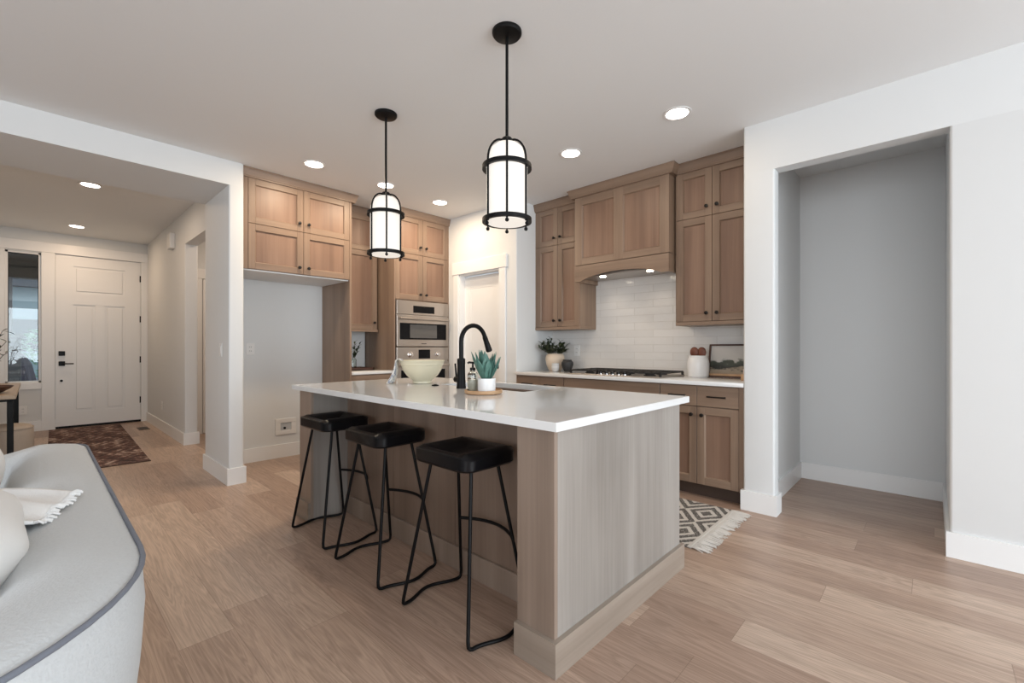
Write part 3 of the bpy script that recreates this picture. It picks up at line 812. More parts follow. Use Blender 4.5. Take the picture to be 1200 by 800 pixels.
# --- cooktop
t = thing('gas_cooktop', 'black gas cooktop with cast-iron grates set in the white counter under the hood', 'cooktop', (3.83, 2.12, 0.908))
B(STEEL).box(3.56, 1.66, 0.9085, 4.08, 2.60, 0.918, 0.003).done('base_plate', t)
for y in (1.82, 2.13, 2.44):
    b = B(IRON); y0, y1 = y - 0.148, y + 0.148; x0, x1 = 3.65 if abs(y - 2.13) < .01 else 3.60, 4.06
    zt = 0.953
    for (a, c) in (((x0, y0), (x1, y0)), ((x0, y1), (x1, y1)), ((x0, y0), (x0, y1)), ((x1, y0), (x1, y1)), (((x0 + x1) / 2, y0), ((x0 + x1) / 2, y1)), ((x0, y), (x1, y))):
        b.box(a[0] - .006, a[1] - .006, zt - 0.014, c[0] + .006, c[1] + .006, zt, 0.002, 1)
    for xx in (x0 + .11, x1 - .11):
        b.box(xx - .006, y0, zt - .014, xx + .006, y1, zt + 0.002, 0.002, 1)
    for xx in (x0, x1):
        for yy in (y0, y1): b.box(xx - .009, yy - .009, 0.917, xx + .009, yy + .009, zt - .01)
    b.done('grate', t)
for (x, y, r) in ((3.71, 1.82, .04), (3.95, 1.82, .035), (3.87, 2.13, .06), (3.71, 2.44, .035), (3.95, 2.44, .04)):
    B(IRON).lathe([(r + .012, 0.918), (r + .012, 0.926), (r, 0.927), (r, 0.936), (r * .9, 0.939)], (x, y, 0), 24).done('burner', t, smooth=40)
for i in range(5):
    b = B(CHROME); b.lathe([(0.024, 0.918), (0.024, 0.926), (0.019, 0.927)], (3.60, 2.13 + (i - 2) * 0.062, 0), 20); b.use(BRONZE).lathe([(0.018, 0.926), (0.017, 0.944), (0.014, 0.947)], (3.60, 2.13 + (i - 2) * 0.062, 0), 20).done('knob', t, smooth=40)

# ================================================================== ISLAND
t = thing('kitchen_island', 'wood kitchen island base with a plain end panel and recessed seating side', 'kitchen island', (1.81, 2.1, 0))
X0, X1, Y0, Y1 = 1.27, 2.352, 0.985, 3.225
b = B(IP)
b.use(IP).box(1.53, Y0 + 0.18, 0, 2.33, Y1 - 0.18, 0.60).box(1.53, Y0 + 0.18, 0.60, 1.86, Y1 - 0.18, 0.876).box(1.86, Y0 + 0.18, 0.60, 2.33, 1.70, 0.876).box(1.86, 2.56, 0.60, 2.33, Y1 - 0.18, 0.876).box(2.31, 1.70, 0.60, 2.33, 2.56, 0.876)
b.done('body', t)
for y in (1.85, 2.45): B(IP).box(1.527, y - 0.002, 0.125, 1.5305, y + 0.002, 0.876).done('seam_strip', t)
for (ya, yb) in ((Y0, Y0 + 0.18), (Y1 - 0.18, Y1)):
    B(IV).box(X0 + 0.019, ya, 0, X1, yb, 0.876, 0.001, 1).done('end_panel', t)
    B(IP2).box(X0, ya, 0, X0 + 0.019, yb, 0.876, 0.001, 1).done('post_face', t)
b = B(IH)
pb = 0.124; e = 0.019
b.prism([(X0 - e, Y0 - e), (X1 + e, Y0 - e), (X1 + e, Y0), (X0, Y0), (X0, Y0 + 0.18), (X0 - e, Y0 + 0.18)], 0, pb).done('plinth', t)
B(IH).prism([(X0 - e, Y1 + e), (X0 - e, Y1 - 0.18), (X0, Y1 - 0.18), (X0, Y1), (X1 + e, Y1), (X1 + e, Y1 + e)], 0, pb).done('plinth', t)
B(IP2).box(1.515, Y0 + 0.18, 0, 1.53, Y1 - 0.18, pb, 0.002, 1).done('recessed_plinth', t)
# counter with sink cut-out
CX0, CX1, CY0, CY1 = 1.232, 2.39, 0.948, 3.262; ZB, ZT = 0.876, 0.908
SX0, SX1, SY0, SY1 = 1.955, 2.325, 1.745, 2.52
b = B(QUARTZ)
outer = [(CX0, CY0), (CX1, CY0), (CX1, CY1), (CX0, CY1)]; inner = [(SX0, SY0), (SX1, SY0), (SX1, SY1), (SX0, SY1)]
ch = 0.0025
def off(p, d): return (p[0] + (d if p[0] < 1.8 else -d), p[1] + (d if p[1] < 2.1 else -d))
rings = [[(*p, ZB) for p in inner], [(*p, ZB) for p in outer], [(*p, ZT - ch) for p in outer], [(*off(p, ch), ZT) for p in outer], [(*p, ZT) for p in inner], [(*p, ZB) for p in inner]]
b.loft(rings, True, False, False)
bmesh.ops.remove_doubles(b.bm, verts=b.bm.verts[:], dist=1e-5)
tag(b.done('countertop'), 'large white quartz island countertop with a sink cut-out and seating overhang', 'countertop')
# sink
b = B(plain('sink_steel', (0.36, 0.37, 0.38), 0.35, metal=0.85))
def rr(x0, y0, x1, y1, r, z): return [(x, y, z) for x, y in fillet([(x0, y0), (x1, y0), (x1, y1), (x0, y1)], r, 4)]
g = .004
b.loft([rr(SX0 - .02, SY0 - .02, SX1 + .02, SY1 + .02, .03, 0.8755), rr(SX0 - g, SY0 - g, SX1 + g, SY1 + g, .03, 0.8755), rr(SX0 - g, SY0 - g, SX1 + g, SY1 + g, .03, 0.70),
        rr(SX0 + .02, SY0 + .02, SX1 - .02, SY1 - .02, .03, 0.685)], True, False, True)
tag(solid(b.done('sink', smooth=40), 0.0), 'undermount stainless sink basin sunk in the island countertop behind the faucet', 'sink')
# faucet
fx, fy = 1.855, 2.184
t = thing('faucet', 'tall matte black gooseneck faucet with pull-down spray head on the island counter', 'faucet', (fx, fy, 0.908))
B(BLACK).lathe([(0.031, 0.9082), (0.031, 0.915), (0.029, 0.925), (0.0255, 1.0), (0.025, 1.06), (0.026, 1.065), (0.026, 1.095), (0.017, 1.10)], (fx, fy, 0), 24).done('body', t, smooth=40)
pts = [(fx, fy, 1.09), (fx, fy, 1.2)]
for i in range(15):
    a = PI - PI * 0.90 * i / 14; pts.append((fx + 0.105 + 0.105 * math.cos(a), fy, 1.205 + 0.105 * math.sin(a)))
B(BLACK).tube(pts, 0.0145, 14).done('spout', t, smooth=60)
ex, ez = pts[-1][0], pts[-1][2]; dv = Vector((pts[-1][0] - pts[-2][0], 0, pts[-1][2] - pts[-2][2])).normalized()
q = lambda s: (ex + dv.x * s, fy, ez + dv.z * s)
B(BLACK).tube([q(0), q(0.035)], 0.017, 14).tube([q(0.035), q(0.10)], 0.0175, 14, 0.022).tube([q(.1), q(.105)], 0.019, 14).done('spray_head', t, smooth=40)
b = B(BLACK); b.cyl((fx, fy + 0.02, 0.963), (fx, fy + 0.055, 0.963), 0.019).cyl((fx, fy + 0.046, 0.965), (fx - 0.008, fy + 0.05, 1.065), 0.0065, 0.0055)
b.done('handle', t, smooth=40)
tag(B(BLACK).lathe([(0.024, 0.9082), (0.024, 0.912), (0.021, 0.915), (0.012, 0.916), (0.011, 0.918)], (1.86, 2.46, 0), 24).done('air_switch', smooth=40), 'small round black button flush on the island counter near the cream bowl', 'button')

# tray group
tx, ty = 1.735, 1.85
tag(B(TRAYW).lathe([(0.098, 0.9083), (0.106, 0.914), (0.107, 0.930), (0.102, 0.931), (0.100, 0.922)], (tx, ty, 0), 40).done('round_tray', smooth=40), 'round light wooden tray under the soap bottle and white planter on the island', 'tray')
px_, py_ = 1.742, 1.832
t = thing('potted_succulent', 'small blue-green succulent in a white cylindrical pot on the round tray', 'plant', (px_, py_, 0.9225))
B(WCER).lathe([(0.046, 0.9228), (0.050, 0.926), (0.051, 0.995), (0.047, 0.995), (0.046, 0.985)], (px_, py_, 0), 32).done('pot', t, smooth=40)
b = B(LEAF_T); rs = random.Random(3)
for k in range(46):
    a = k * 2.399; rad = 0.008 + 0.030 * (k / 46); tilt = 0.05 + 0.36 * (k / 46)
    d = (math.cos(a) * tilt, math.sin(a) * tilt, 1)
    b.leaf((px_ + math.cos(a) * rad * .5, py_ + math.sin(a) * rad * .5, 0.982), d, rs.uniform(0.10, 0.178), rs.uniform(0.03, 0.046), rs.uniform(-0.12, 0.05), up=(-math.sin(a) * .3 + math.cos(a), math.cos(a) * .3 + math.sin(a), 0.1))
solid(b.done('leaves', t, smooth=60), 0.002)
sx_, sy_ = 1.712, 1.915
t = thing('soap_dispenser', 'clear glass soap bottle with dark pump on the round tray beside the succulent', 'soap dispenser', (sx_, sy_, 0.9225))
b = B(GLASS); ringz = [(0.027, 0.9228), (0.030, 0.927), (0.030, 1.010), (0.027, 1.022), (0.014, 1.030), (0.013, 1.040)]
b.lathe(ringz, (sx_, sy_, 0), 24).done('bottle', t, smooth=40)
B(plain('liquid_soap', (0.62, 0.60, 0.52), 0.3)).lathe([(0.024, 0.927), (0.0262, 0.93), (0.0262, 0.985)], (sx_, sy_, 0), 24).done('soap', t, smooth=40)
B(BRONZE).lathe([(0.016, 1.036), (0.016, 1.052), (0.006, 1.054), (0.005, 1.078)], (sx_, sy_, 0), 18).tube([(sx_ + .008, sy_ - .007, 1.080), (sx_ - 0.016, sy_ + .014, 1.083), (sx_ - .022, sy_ + .019, 1.077)], 0.0062, 10).done('pump', t, smooth=40)
# bowl and towel
bx_, by_ = 1.925, 2.70
tag(B(CREAM).lathe([(0.062, 0.9083), (0.068, 0.911), (0.066, 0.925), (0.072, 0.932), (0.110, 0.965), (0.136, 1.003), (0.148, 1.040), (0.152, 1.043), (0.155, 1.062), (0.163, 1.071), (0.162, 1.075), (0.154, 1.073), (0.143, 1.040), (0.105, 0.972), (0.04, 0.945), (0.005, 0.943)], (bx_, by_, 0), 56).done('mixing_bowl', smooth=35), 'large cream footed bowl with a rolled rim on the island counter', 'bowl')
# towel hangs over the rim on the camera-left side of the bowl
ux, uy = -0.729, 0.684   # camera-left direction
def towel(u, v):
    # u across 0..1 (width), v along: inside bowl -> over rim -> down to counter
    s = v * 0.36
    if s < 0.06: r = 0.115 + s * .62; z = 1.047 + s * 0.55
    elif s < 0.12: q_ = (s - 0.06) / 0.06; r = 0.152 + 0.028 * q_; z = 1.080 + 0.008 * math.sin(q_ * PI) - 0.006 * q_
    else: q_ = (s - 0.12) / 0.24; r = 0.182 + 0.045 * q_ * q_; z = 1.074 - 0.163 * min(1, q_ ** 0.9)
    spread = 0.040 + 0.042 * max(0, (s - 0.10)) / 0.26
    wv = (u - 0.5) * 2
    fold = 0.014 * math.sin(u * 15 + 1) * (0.3 + max(0, s - .1) * 4)
    cx, cy = bx_ + ux * (r + fold), by_ + uy * (r + fold)
    return (cx + -uy * wv * spread, cy + ux * wv * spread, max(z, 0.9115))
tag(solid(B(TOWEL).grid(towel, 20, 30).done('tea_towel', smooth=60), 0.003), 'white tea towel with blue print draped over the rim of the cream bowl', 'towel')

# ================================================================== STOOLS
def make_stool():
    t = thing('bar_stool', '', 'stool', (0, 0, 0), 'bar stools along the island')
    A, Bh = 0.152, 0.19
    out = fillet([(-A, -Bh), (A, -Bh), (A, Bh), (-A, Bh)], 0.055, 6)
    def top(x, y):
        v = abs(y) / Bh
        z = 0.698 + 0.042 * math.sin(min(v / 0.78, 1.0) * PI / 2) ** 2 - 0.020 * max(0, v - 0.78) / 0.22
        z -= 0.010 * max(0, (abs(x) / A - 0.7)) / 0.3
        return z
    rings = []
    for s in (0.5, 0.955): rings.append([(x * s, y * s, 0.668) for x, y in out])
    rings.append([(x, y, 0.677) for x, y in out])
    rings.append([(x, y, top(x, y) - 0.004) for x, y in out])
    rings.append([(x * .982, y * .982, top(x, y)) for x, y in out])
    for s in (0.85, 0.7, 0.5, 0.3, 0.1): rings.append([(x * s, y * s, top(x * s, y * s)) for x, y in out])
    B(SEATB).loft(rings).done('seat', t, smooth=28)
    r = 0.0078
    FX, FY, TX, TY = 0.172, 0.222, 0.075, 0.132
    for sx in (-1, 1):
        for sy in (-1, 1):
            f = Vector((sx * FX, sy * FY, 0.016)); tp = Vector((sx * TX, sy * TY, 0.676))
            bend = f + Vector((-sx * 0.02, sy * 0.004, -0.007))
            B(BLACK).tube([tp, f + (tp - f) * 0.04, f + Vector((-sx * .003, 0, .004)), f + Vector((-sx * 0.010, sy * 0.002, -0.004)), bend], r, 10).done('leg', t, smooth=60)
    for sy in (-1, 1):
        pts = []
        for i in range(17):
            q_ = i / 16 * 2 - 1
            pts.append((q_ * (FX - 0.02), sy * (FY + 0.004 + 0.045 * (0.5 + 0.5 * math.cos(q_ * PI))), 0.009))
        B(BLACK).tube(pts, r, 10).done('floor_bar', t, smooth=60)
    pts = []; q0 = 0.48
    zx = FX + (TX - FX) * q0; zy = FY + (TY - FY) * q0
    for i in range(17):
        q_ = i / 16 * 2 - 1; pts.append((zx + 0.065 * (1 - q_ * q_), q_ * zy, 0.333))
    B(BLACK).tube(pts, r, 10).done('footrest', t, smooth=60)
    return t
stool = make_stool()
for i, (x, y, lab) in enumerate(((1.305, 1.517, 'black saddle-seat bar stool nearest the camera, first from the island end panel'),
                                 (1.297, 2.16, 'black saddle-seat bar stool in the middle of the three at the island'),
                                 (1.306, 2.778, 'black saddle-seat bar stool farthest from the camera, toward the refrigerator alcove'))):
    o = stool if i == 0 else copy_tree(stool)
    o.location = (x, y, 0); o['label'] = lab

# ================================================================== PENDANTS
def make_pendant():
    t = thing('pendant_light', '', 'pendant lamp', (0, 0, 2.75), 'lantern pendants over the island')
    def part(b, n, par=t, **k): return b.done(n, par, **k)
    Rr = 0.116
    part(B(BLACK).lathe([(0.074, 2.7495), (0.074, 2.738), (0.068, 2.730), (0.03, 2.724), (0.012, 2.722)], seg=40), 'canopy', smooth=35)
    part(B(BLACK).cyl((0, 0, 2.73), (0, 0, 2.20), 0.0075), 'stem', smooth=50)
    part(B(BLACK).lathe([(0.008, 2.222), (0.022, 2.218), (0.030, 2.208), (0.034, 2.196), (0.026, 2.19)], seg=32), 'cap', smooth=40)
    prof = [(0.03, 2.190), (0.060, 2.180), (0.085, 2.158), (0.098, 2.125), (0.102, 2.09), (0.102, 1.80), (0.100, 1.792), (0.0, 1.790)]
    part(B(SHADE).lathe([(max(r, .001), z) for r, z in prof], seg=48), 'glass_shade', smooth=40)
    for z in (2.068, 1.803):
        rg = [(Rr - 0.008, z - .010), (Rr + 0.008, z - .010), (Rr + 0.008, z + .010), (Rr - 0.008, z + .010), (Rr - 0.008, z - .010)]
        b = B(BLACK)
        rings = [[(r * math.cos(2 * PI * k / 56), r * math.sin(2 * PI * k / 56), zz) for k in range(56)] for r, zz in rg]
        b.loft(rings, True, False, False); bmesh.ops.remove_doubles(b.bm, verts=b.bm.verts[:], dist=1e-6)
        part(b, 'ring', smooth=40)
    for k in range(6):
        a = 2 * PI * k / 6; c, s = math.cos(a), math.sin(a); rr_ = 0.1075
        pts = [(rr_ * c, rr_ * s, 1.79), (rr_ * c, rr_ * s, 2.09)]
        for i in range(1, 9):
            q_ = i / 8 * PI / 2; r_ = 0.030 + (rr_ - 0.030) * math.cos(q_); pts.append((r_ * c, r_ * s, 2.09 + 0.112 * math.sin(q_)))
        rod = part(B(BLACK).tube(pts, 0.0054, 8), 'rod', smooth=60)
        B(BLACK).sphere((0.113 * c, 0.113 * s, 1.777), 0.0098, 10).cyl((0.113 * c, 0.113 * s, 1.795), (0.113 * c, 0.113 * s, 1.782), 0.004).done('finial', rod, smooth=60)
    return t
pend = make_pendant()
for i, (x, y, rz, lab) in enumerate(((1.622, 1.558, math.radians(-136), 'black lantern pendant with lit white glass hanging nearer the camera over the island'),
                                     (1.632, 2.705, math.radians(-119), 'black lantern pendant with lit white glass hanging farther over the island, before the oven tower'))):
    o = pend if i == 0 else copy_tree(pend)
    o.location = (x, y, 2.75); o.rotation_euler = (0, 0, rz); o['label'] = lab

# ================================================================== CEILING LIGHTS
cans = [(2.975, 1.262, H, 'recessed ceiling light nearest the white column, in front of the right wall cabinet', 1),
        (2.995, 2.155, H, 'recessed ceiling light in front of the range hood, right of the near pendant', 1),
        (1.655, 3.90, H, 'recessed ceiling light in front of the cabinet above the refrigerator alcove', 1),
        (2.35, 3.90, H, 'recessed ceiling light directly behind the stem of the far pendant', 1),
        (3.035, 3.93, H, 'recessed ceiling light in front of the oven tower, near the pantry corner', 1),
        (0.384, 6.14, HE, 'recessed entry ceiling light nearer the dropped beam', 0),
        (0.39, 8.38, HE, 'recessed entry ceiling light just before the front door', 0)]
first = None
for (x, y, z, lab, kit) in cans:
    if first is None:
        first = t = thing('recessed_ceiling_light', lab, 'ceiling light', (x, y, z), 'recessed ceiling lights')
        B(TRIM).lathe([(0.092, z - 0.0005), (0.092, z - 0.004), (0.078, z - 0.007), (0.072, z - 0.004), (0.070, z - 0.0005)], (x, y, 0), 40).done('trim_ring', t, smooth=40)
        B(BULB).lathe([(0.0715, z - 0.001), (0.0715, z - 0.0045), (0.04, z - 0.0055)], (x, y, 0), 36).done('lens', t)
    else:
        t = copy_tree(first); t.location = (x, y, z); t['label'] = lab
    l = bpy.data.lights.new('can_light', 'AREA'); l.shape = 'DISK'; l.size = 0.13; l.energy = CAN_POWER * (1.0 if y > 3 else 0.25) if kit else CAN_POWER * 0.8
    l.color = (1.0, 0.79, 0.56) if kit else (1.0, 0.72, 0.48); l.spread = PI
    lo = bpy.data.objects.new('can_light', l); COL.objects.link(lo); lo.location = (x, y, z - 0.012)

l = bpy.data.lights.new('hall_fill_light', 'AREA'); l.shape = 'DISK'; l.size = 0.15; l.energy = 9; l.color = (1.0, 0.78, 0.6)  # added fill light to brighten the hallway, no fixture behind it
lo = bpy.data.objects.new('hall_fill_light', l); COL.objects.link(lo); lo.location = (2.1, 6.2, 2.77)
# ================================================================== COUNTER ITEMS (range wall)
ZC = 0.9083
vx, vy = 3.95, 3.055
t = thing('potted_plant', 'leafy dark green plant in a round beige pot in the corner of the range counter', 'plant', (vx, vy, ZC))
B(BEIGE).lathe([(0.062, ZC), (0.072, ZC + .01), (0.096, ZC + .07), (0.106, ZC + .125), (0.102, ZC + .165), (0.086, ZC + .185), (0.080, ZC + .190), (0.074, ZC + .186), (0.08, ZC + .15)], (vx, vy, 0), 36).done('pot', t, smooth=40)
rs = random.Random(11)
b = B(LEAF_D); bs = B(TWIG)
for k in range(34):
    a = rs.uniform(0, 2 * PI); tilt = rs.uniform(0.15, 1.5); ln = rs.uniform(0.10, 0.19)
    d = Vector((math.cos(a) * tilt, math.sin(a) * tilt, 0.9)).normalized()
    p0 = Vector((vx + math.cos(a) * .04, vy + math.sin(a) * .04, ZC + .17)); p1 = p0 + d * ln
    if p1.x > 4.12: continue
    bs.cyl(p0, p1, 0.0018, 0.001, 5)
    for j in range(9):
        p = p0 + d * ln * (0.25 + 0.75 * j / 8); aa = rs.uniform(0, 2 * PI)
        dd = (d + Vector((math.cos(aa), math.sin(aa), rs.uniform(-.3, .5))) * 0.9)
        b.leaf(p, dd, rs.uniform(0.04, 0.062), rs.uniform(0.016, 0.024), 0.2)
b.done('leaves', t); bs.done('stems', t)
wx, wy = 3.80, 2.935
t = thing('ceramic_cup', 'small pale grey handleless cup in front of the beige pot', 'cup', (wx, wy, ZC))
B(GRYC).lathe([(0.026, ZC), (0.034, ZC + .008), (0.039, ZC + .04), (0.039, ZC + .088), (0.035, ZC + .088), (0.034, ZC + .05), (0.02, ZC + .012)], (wx, wy, 0), 28).done('body', t, smooth=40)
B(WCER).torus((wx, wy, ZC + .05), 0.039, 0.002, 32, 6).done('band', t)
kx, ky = 3.90, 2.85
tag(B(BLKC).lathe([(0.032, ZC), (0.037, ZC + .006), (0.054, ZC + .040), (0.064, ZC + .075), (0.062, ZC + .100), (0.050, ZC + .112), (0.047, ZC + .118), (0.051, ZC + .126), (0.047, ZC + .127), (0.043, ZC + .118), (0.05, ZC + .09), (0.02, ZC + .02)], (kx, ky, 0), 28).done('black_vase', smooth=40), 'small matte black vase between the pale cup and the cooktop', 'vase')
cx_, cy_ = 3.99, 1.505
tag(B(WCER).lathe([(0.078, ZC), (0.084, ZC + .006), (0.091, ZC + .06), (0.091, ZC + .12), (0.082, ZC + .162), (0.078, ZC + .168), (0.079, ZC + .186), (0.074, ZC + .188), (0.070, ZC + .18), (0.082, ZC + .11), (0.06, ZC + .015)], (cx_, cy_, 0), 40).done('utensil_crock', smooth=35), 'white stoneware crock holding wooden spoons, left of the framed picture', 'crock')
for (dx, dy, tx_, ty_, lab) in ((-0.02, 0.025, -0.04, 0.06, 'left round-headed dark wooden spoon standing in the white crock'), (-0.01, -0.03, -0.02, -0.09, 'right dark wooden spoon leaning toward the picture in the white crock')):
    p0 = Vector((cx_ + dx * .5, cy_ + dy * .5, ZC + .02)); d = Vector((tx_, ty_, 0.9)).normalized()
    t = thing('wooden_spoon', lab, 'spoon', p0, 'spoons in the white crock')
    B(SPOONW).tube([p0, p0 + d * .165], 0.006, 8).done('handle', t, smooth=60)
    c = p0 + d * .197
    B(SPOONW).sphere(c, 0.04, 16, 0.35, 0.95, 1.15).done('head', t, smooth=60)
# framed picture leaning on the backsplash
fw = (1.035, 1.452); fz = (0.9085, 1.195)
t = thing('framed_picture', 'landscape painting in a thin dark wooden frame leaning on the tiled wall by the column', 'picture', (4.08, 1.24, ZC))
def lean(y, z, n): # n = thickness toward camera
    s = (z - fz[0]) / (fz[1] - fz[0]); return (4.075 + 0.062 * s - n, y, z)
def lbox(b, y0, y1, z0, z1, n0, n1):
    ring = lambda n: [lean(y0, z0, n), lean(y1, z0, n), lean(y1, z1, n), lean(y0, z1, n)]
    b.loft([ring(n0), ring(n1)])
b = B(DARKW); f_ = 0.014
lbox(b, fw[0], fw[1], fz[0], fz[0] + f_, 0, .02); lbox(b, fw[0], fw[1], fz[1] - f_, fz[1], 0, .02)
lbox(b, fw[0], fw[0] + f_, fz[0], fz[1], 0, .02); lbox(b, fw[1] - f_, fw[1], fz[0], fz[1], 0, .02)
b.done('frame', t)
b = B(ART); lbox(b, fw[0] + f_ * .5, fw[1] - f_ * .5, fz[0] + f_ * .5, fz[1] - f_ * .5, 0, .006); b.done('canvas', t)
b = B(TRAYW); lbox(b, fw[0] + f_, fw[1] - f_, fz[0] + f_, fz[0] + f_ + 0.016, .006, .016); b.done('lower_slip', t)['label'] = 'light wooden strip along the lower edge'
t = thing('wooden_box', 'small orange-brown wooden block with a pale top on the counter against the white column', 'box', (3.80, 1.06, ZC))
B(TRAYW).box(3.77, 1.03, ZC, 3.85, 1.095, ZC + 0.05, 0.004).done('block', t)
B(PINK).lathe([(0.024, ZC + .05), (0.026, ZC + .053), (0.026, ZC + .085), (0.022, ZC + .088)], (3.81, 1.062, 0), 20).done('candle', t, smooth=40)
# outlets etc.
def plate(name, label, cat, c, axis, w, h, kind):
    """axis '-X': on a wall facing -x at c; '-Y': facing -y"""
    t = thing(name, label, cat, c)
    def bx(b, u0, u1, z0, z1, n0, n1, bev=0.0):
        if axis == '-X': b.box(c[0] - n1, c[1] + u0, c[2] + z0, c[0] - n0, c[1] + u1, c[2] + z1, bev, 1)
        else: b.box(c[0] + u0, c[1] - n1, c[2] + z0, c[0] + u1, c[1] - n0, c[2] + z1, bev, 1)
    b = B(PLATE); bx(b, -w / 2, w / 2, -h / 2, h / 2, 0.0, 0.006, 0.002); b.done('plate', t)
    if kind == 'outlet':
        for s in (-1, 1):
            b = B(PLATE); bx(b, -0.017, 0.017, s * 0.02 - 0.014, s * 0.02 + 0.014, 0.005, 0.008, 0.001); f = b.done('receptacle', t)
            b = B(SLOT); bx(b, -0.008, -0.005, s * 0.02 - 0.005, s * 0.02 + 0.006, 0.0075, 0.0085); bx(b, 0.005, 0.008, s * 0.02 - 0.005, s * 0.02 + 0.006, 0.0075, 0.0085); b.done('slots', f)
    if kind == 'switch':
        b = B(PLATE); bx(b, -0.016, 0.016, -0.033, 0.033, 0.005, 0.009, 0.001); b.done('rocker', t)
    return t
plate('outlet', 'white outlet on the tiled backsplash right of the potted greenery', 'outlet', (4.149, 2.90, 1.13), '-X', 0.075, 0.118, 'outlet')
plate('outlet', 'white outlet at counter height on the back wall of the refrigerator alcove', 'outlet', (1.50, 5.05, 1.15), '-Y', 0.075, 0.118, 'outlet')
plate('light_switch', 'white rocker switch on the side of the white pillar', 'switch', (1.127, 4.578, 1.145), '-X', 0.075, 0.118, 'switch')
plate('outlet', 'white outlet low on the entry wall right of the front door', 'outlet', (1.23, 7.90, 0.35), '-X', 0.075, 0.118, 'outlet')
plate('outlet', 'white outlet under the sidelight window, above the pouf', 'outlet', (-0.106, 9.10, 0.30), '-Y', 0.075, 0.118, 'outlet')
t = thing('water_supply_box', 'square white recessed water line box low on the alcove back wall', 'wall box', (1.84, 5.05, 0.33))
b = B(PLATE)
b.box(1.735, 5.038, 0.24, 1.945, 5.05, 0.283, 0.003).box(1.735, 5.038, 0.365, 1.945, 5.05, 0.41, 0.003).box(1.735, 5.038, 0.283, 1.785, 5.05, 0.365).box(1.895, 5.038, 0.283, 1.945, 5.05, 0.365)
b.done('frame', t)
B(plain('box_recess', (0.50, 0.52, 0.54), 0.5)).box(1.785, 5.046, 0.283, 1.895, 5.0495, 0.365).done('recess', t)
B(BLACK).cyl((1.828, 5.047, 0.308), (1.828, 5.036, 0.308), 0.012).done('valve', t, smooth=40)
t = thing('door_chime', 'small white box high on the entry wall beside the hallway opening', 'door chime', (1.23, 7.15, 2.48))
B(PLATE).box(1.175, 7.06, 2.43, 1.231, 7.24, 2.625, 0.008).done('cover', t)
t = thing('floor_vent', 'brown metal floor register in front of the front door beside the runner', 'vent', (1.07, 8.27, 0))
b = B(BROWNV); b.box(1.01, 8.13, 0.0002, 1.13, 8.41, 0.005, 0.001).done('frame', t)
for i in range(8): B(SLOT).box(1.025, 8.15 + i * .032, 0.0045, 1.115, 8.168 + i * .032, 0.0056).done('louver', t)

# nook items
t = thing('serving_tray', 'low dark tray at the back of the coffee nook counter', 'tray', (2.52, 4.80, ZC))
B(DARKW).box(2.30, 4.66, ZC, 2.66, 4.97, ZC + 0.012, 0.003).box(2.30, 4.66, ZC, 2.312, 4.97, ZC + .03).box(2.648, 4.66, ZC, 2.66, 4.97, ZC + .03).box(2.30, 4.66, ZC, 2.66, 4.672, ZC + .03).box(2.30, 4.958, ZC, 2.66, 4.97, ZC + .03).done('body', t)
t = thing('glass_jar', 'clear glass jar with green sprigs on the dark tray in the coffee nook', 'jar', (2.47, 4.82, ZC + .0125))
z = ZC + .0125
B(GLASS).lathe([(0.045, z), (0.05, z + .004), (0.052, z + .10), (0.045, z + .118), (0.042, z + .118), (0.048, z + .095), (0.046, z + .008)], (2.47, 4.82, 0), 28).done('body', t, smooth=40)
b = B(LEAF_D); rs = random.Random(5)
bs = B(TWIG)
for k in range(7):
    a = rs.uniform(0, 2 * PI); p0 = Vector((2.47, 4.82, z + .02)); d = Vector((math.cos(a) * .35, math.sin(a) * .25, 1)).normalized(); ln = rs.uniform(.2, .31)
    bs.cyl(p0, p0 + d * ln, .0018, .001, 5)
    for j in range(8):
        aa = rs.uniform(0, 2 * PI); b.leaf(p0 + d * ln * (.5 + .5 * j / 7), d + Vector((math.cos(aa), math.sin(aa), .2)), .045, .018, .2)
bs.done('stems', t); b.done('leaves', t)

# ================================================================== RUGS
t = thing('runner_rug', 'worn dark red-brown patterned runner leading to the front door', 'rug', (0.48, 7.43, 0), rz=math.radians(-1.3))
def rel(x, y, z): return (0.48 + x, 7.43 + y, z)
B(RUG_E).box(*rel(-.375, -1.55, 0.0005), *rel(.375, 1.55, 0.008), 0.003, 1).done('pile', t)
BIND = plain('rug_binding', (0.07, 0.045, 0.035), 0.95)
for s in (-1, 1): B(BIND).box(*rel(-.377, s * 1.555 - .007, 0.0005), *rel(.377, s * 1.555 + .007, 0.009)).done('binding', t)
t = thing('kitchen_rug', 'cream and charcoal geometric rug with fringe on the floor between island and range', 'rug', (3.0, 1.9, 0))
B(RUG_K).box(2.605, 1.03, 0.0005, 3.40, 2.85, 0.012, 0.004, 1).done('pile', t)
FR = plain('rug_fringe', (0.62, 0.585, 0.54), 0.95)
b = B(FR); rs = random.Random(2)
for k in range(150):
    x = 2.605 + 0.795 * k / 149; ln = rs.uniform(0.085, 0.125); dx = rs.uniform(-.02, .02)
    b.tube([(x, 1.045, 0.009), (x + dx * .3, 1.0, 0.012), (x + dx, 1.04 - ln, 0.004)], 0.0032, 5)
b.box(2.605, 1.022, 0.0005, 3.40, 1.048, 0.014, 0.004, 1)
b.done('fringe', t)
b = B(FR)
for k in range(150):
    x = 2.605 + 0.795 * k / 149; ln = rs.uniform(0.085, 0.125); dx = rs.uniform(-.02, .02)
    b.tube([(x, 2.835, 0.009), (x + dx * .3, 2.88, 0.012), (x + dx, 2.84 + ln, 0.004)], 0.0032, 5)
b.done('fringe', t)

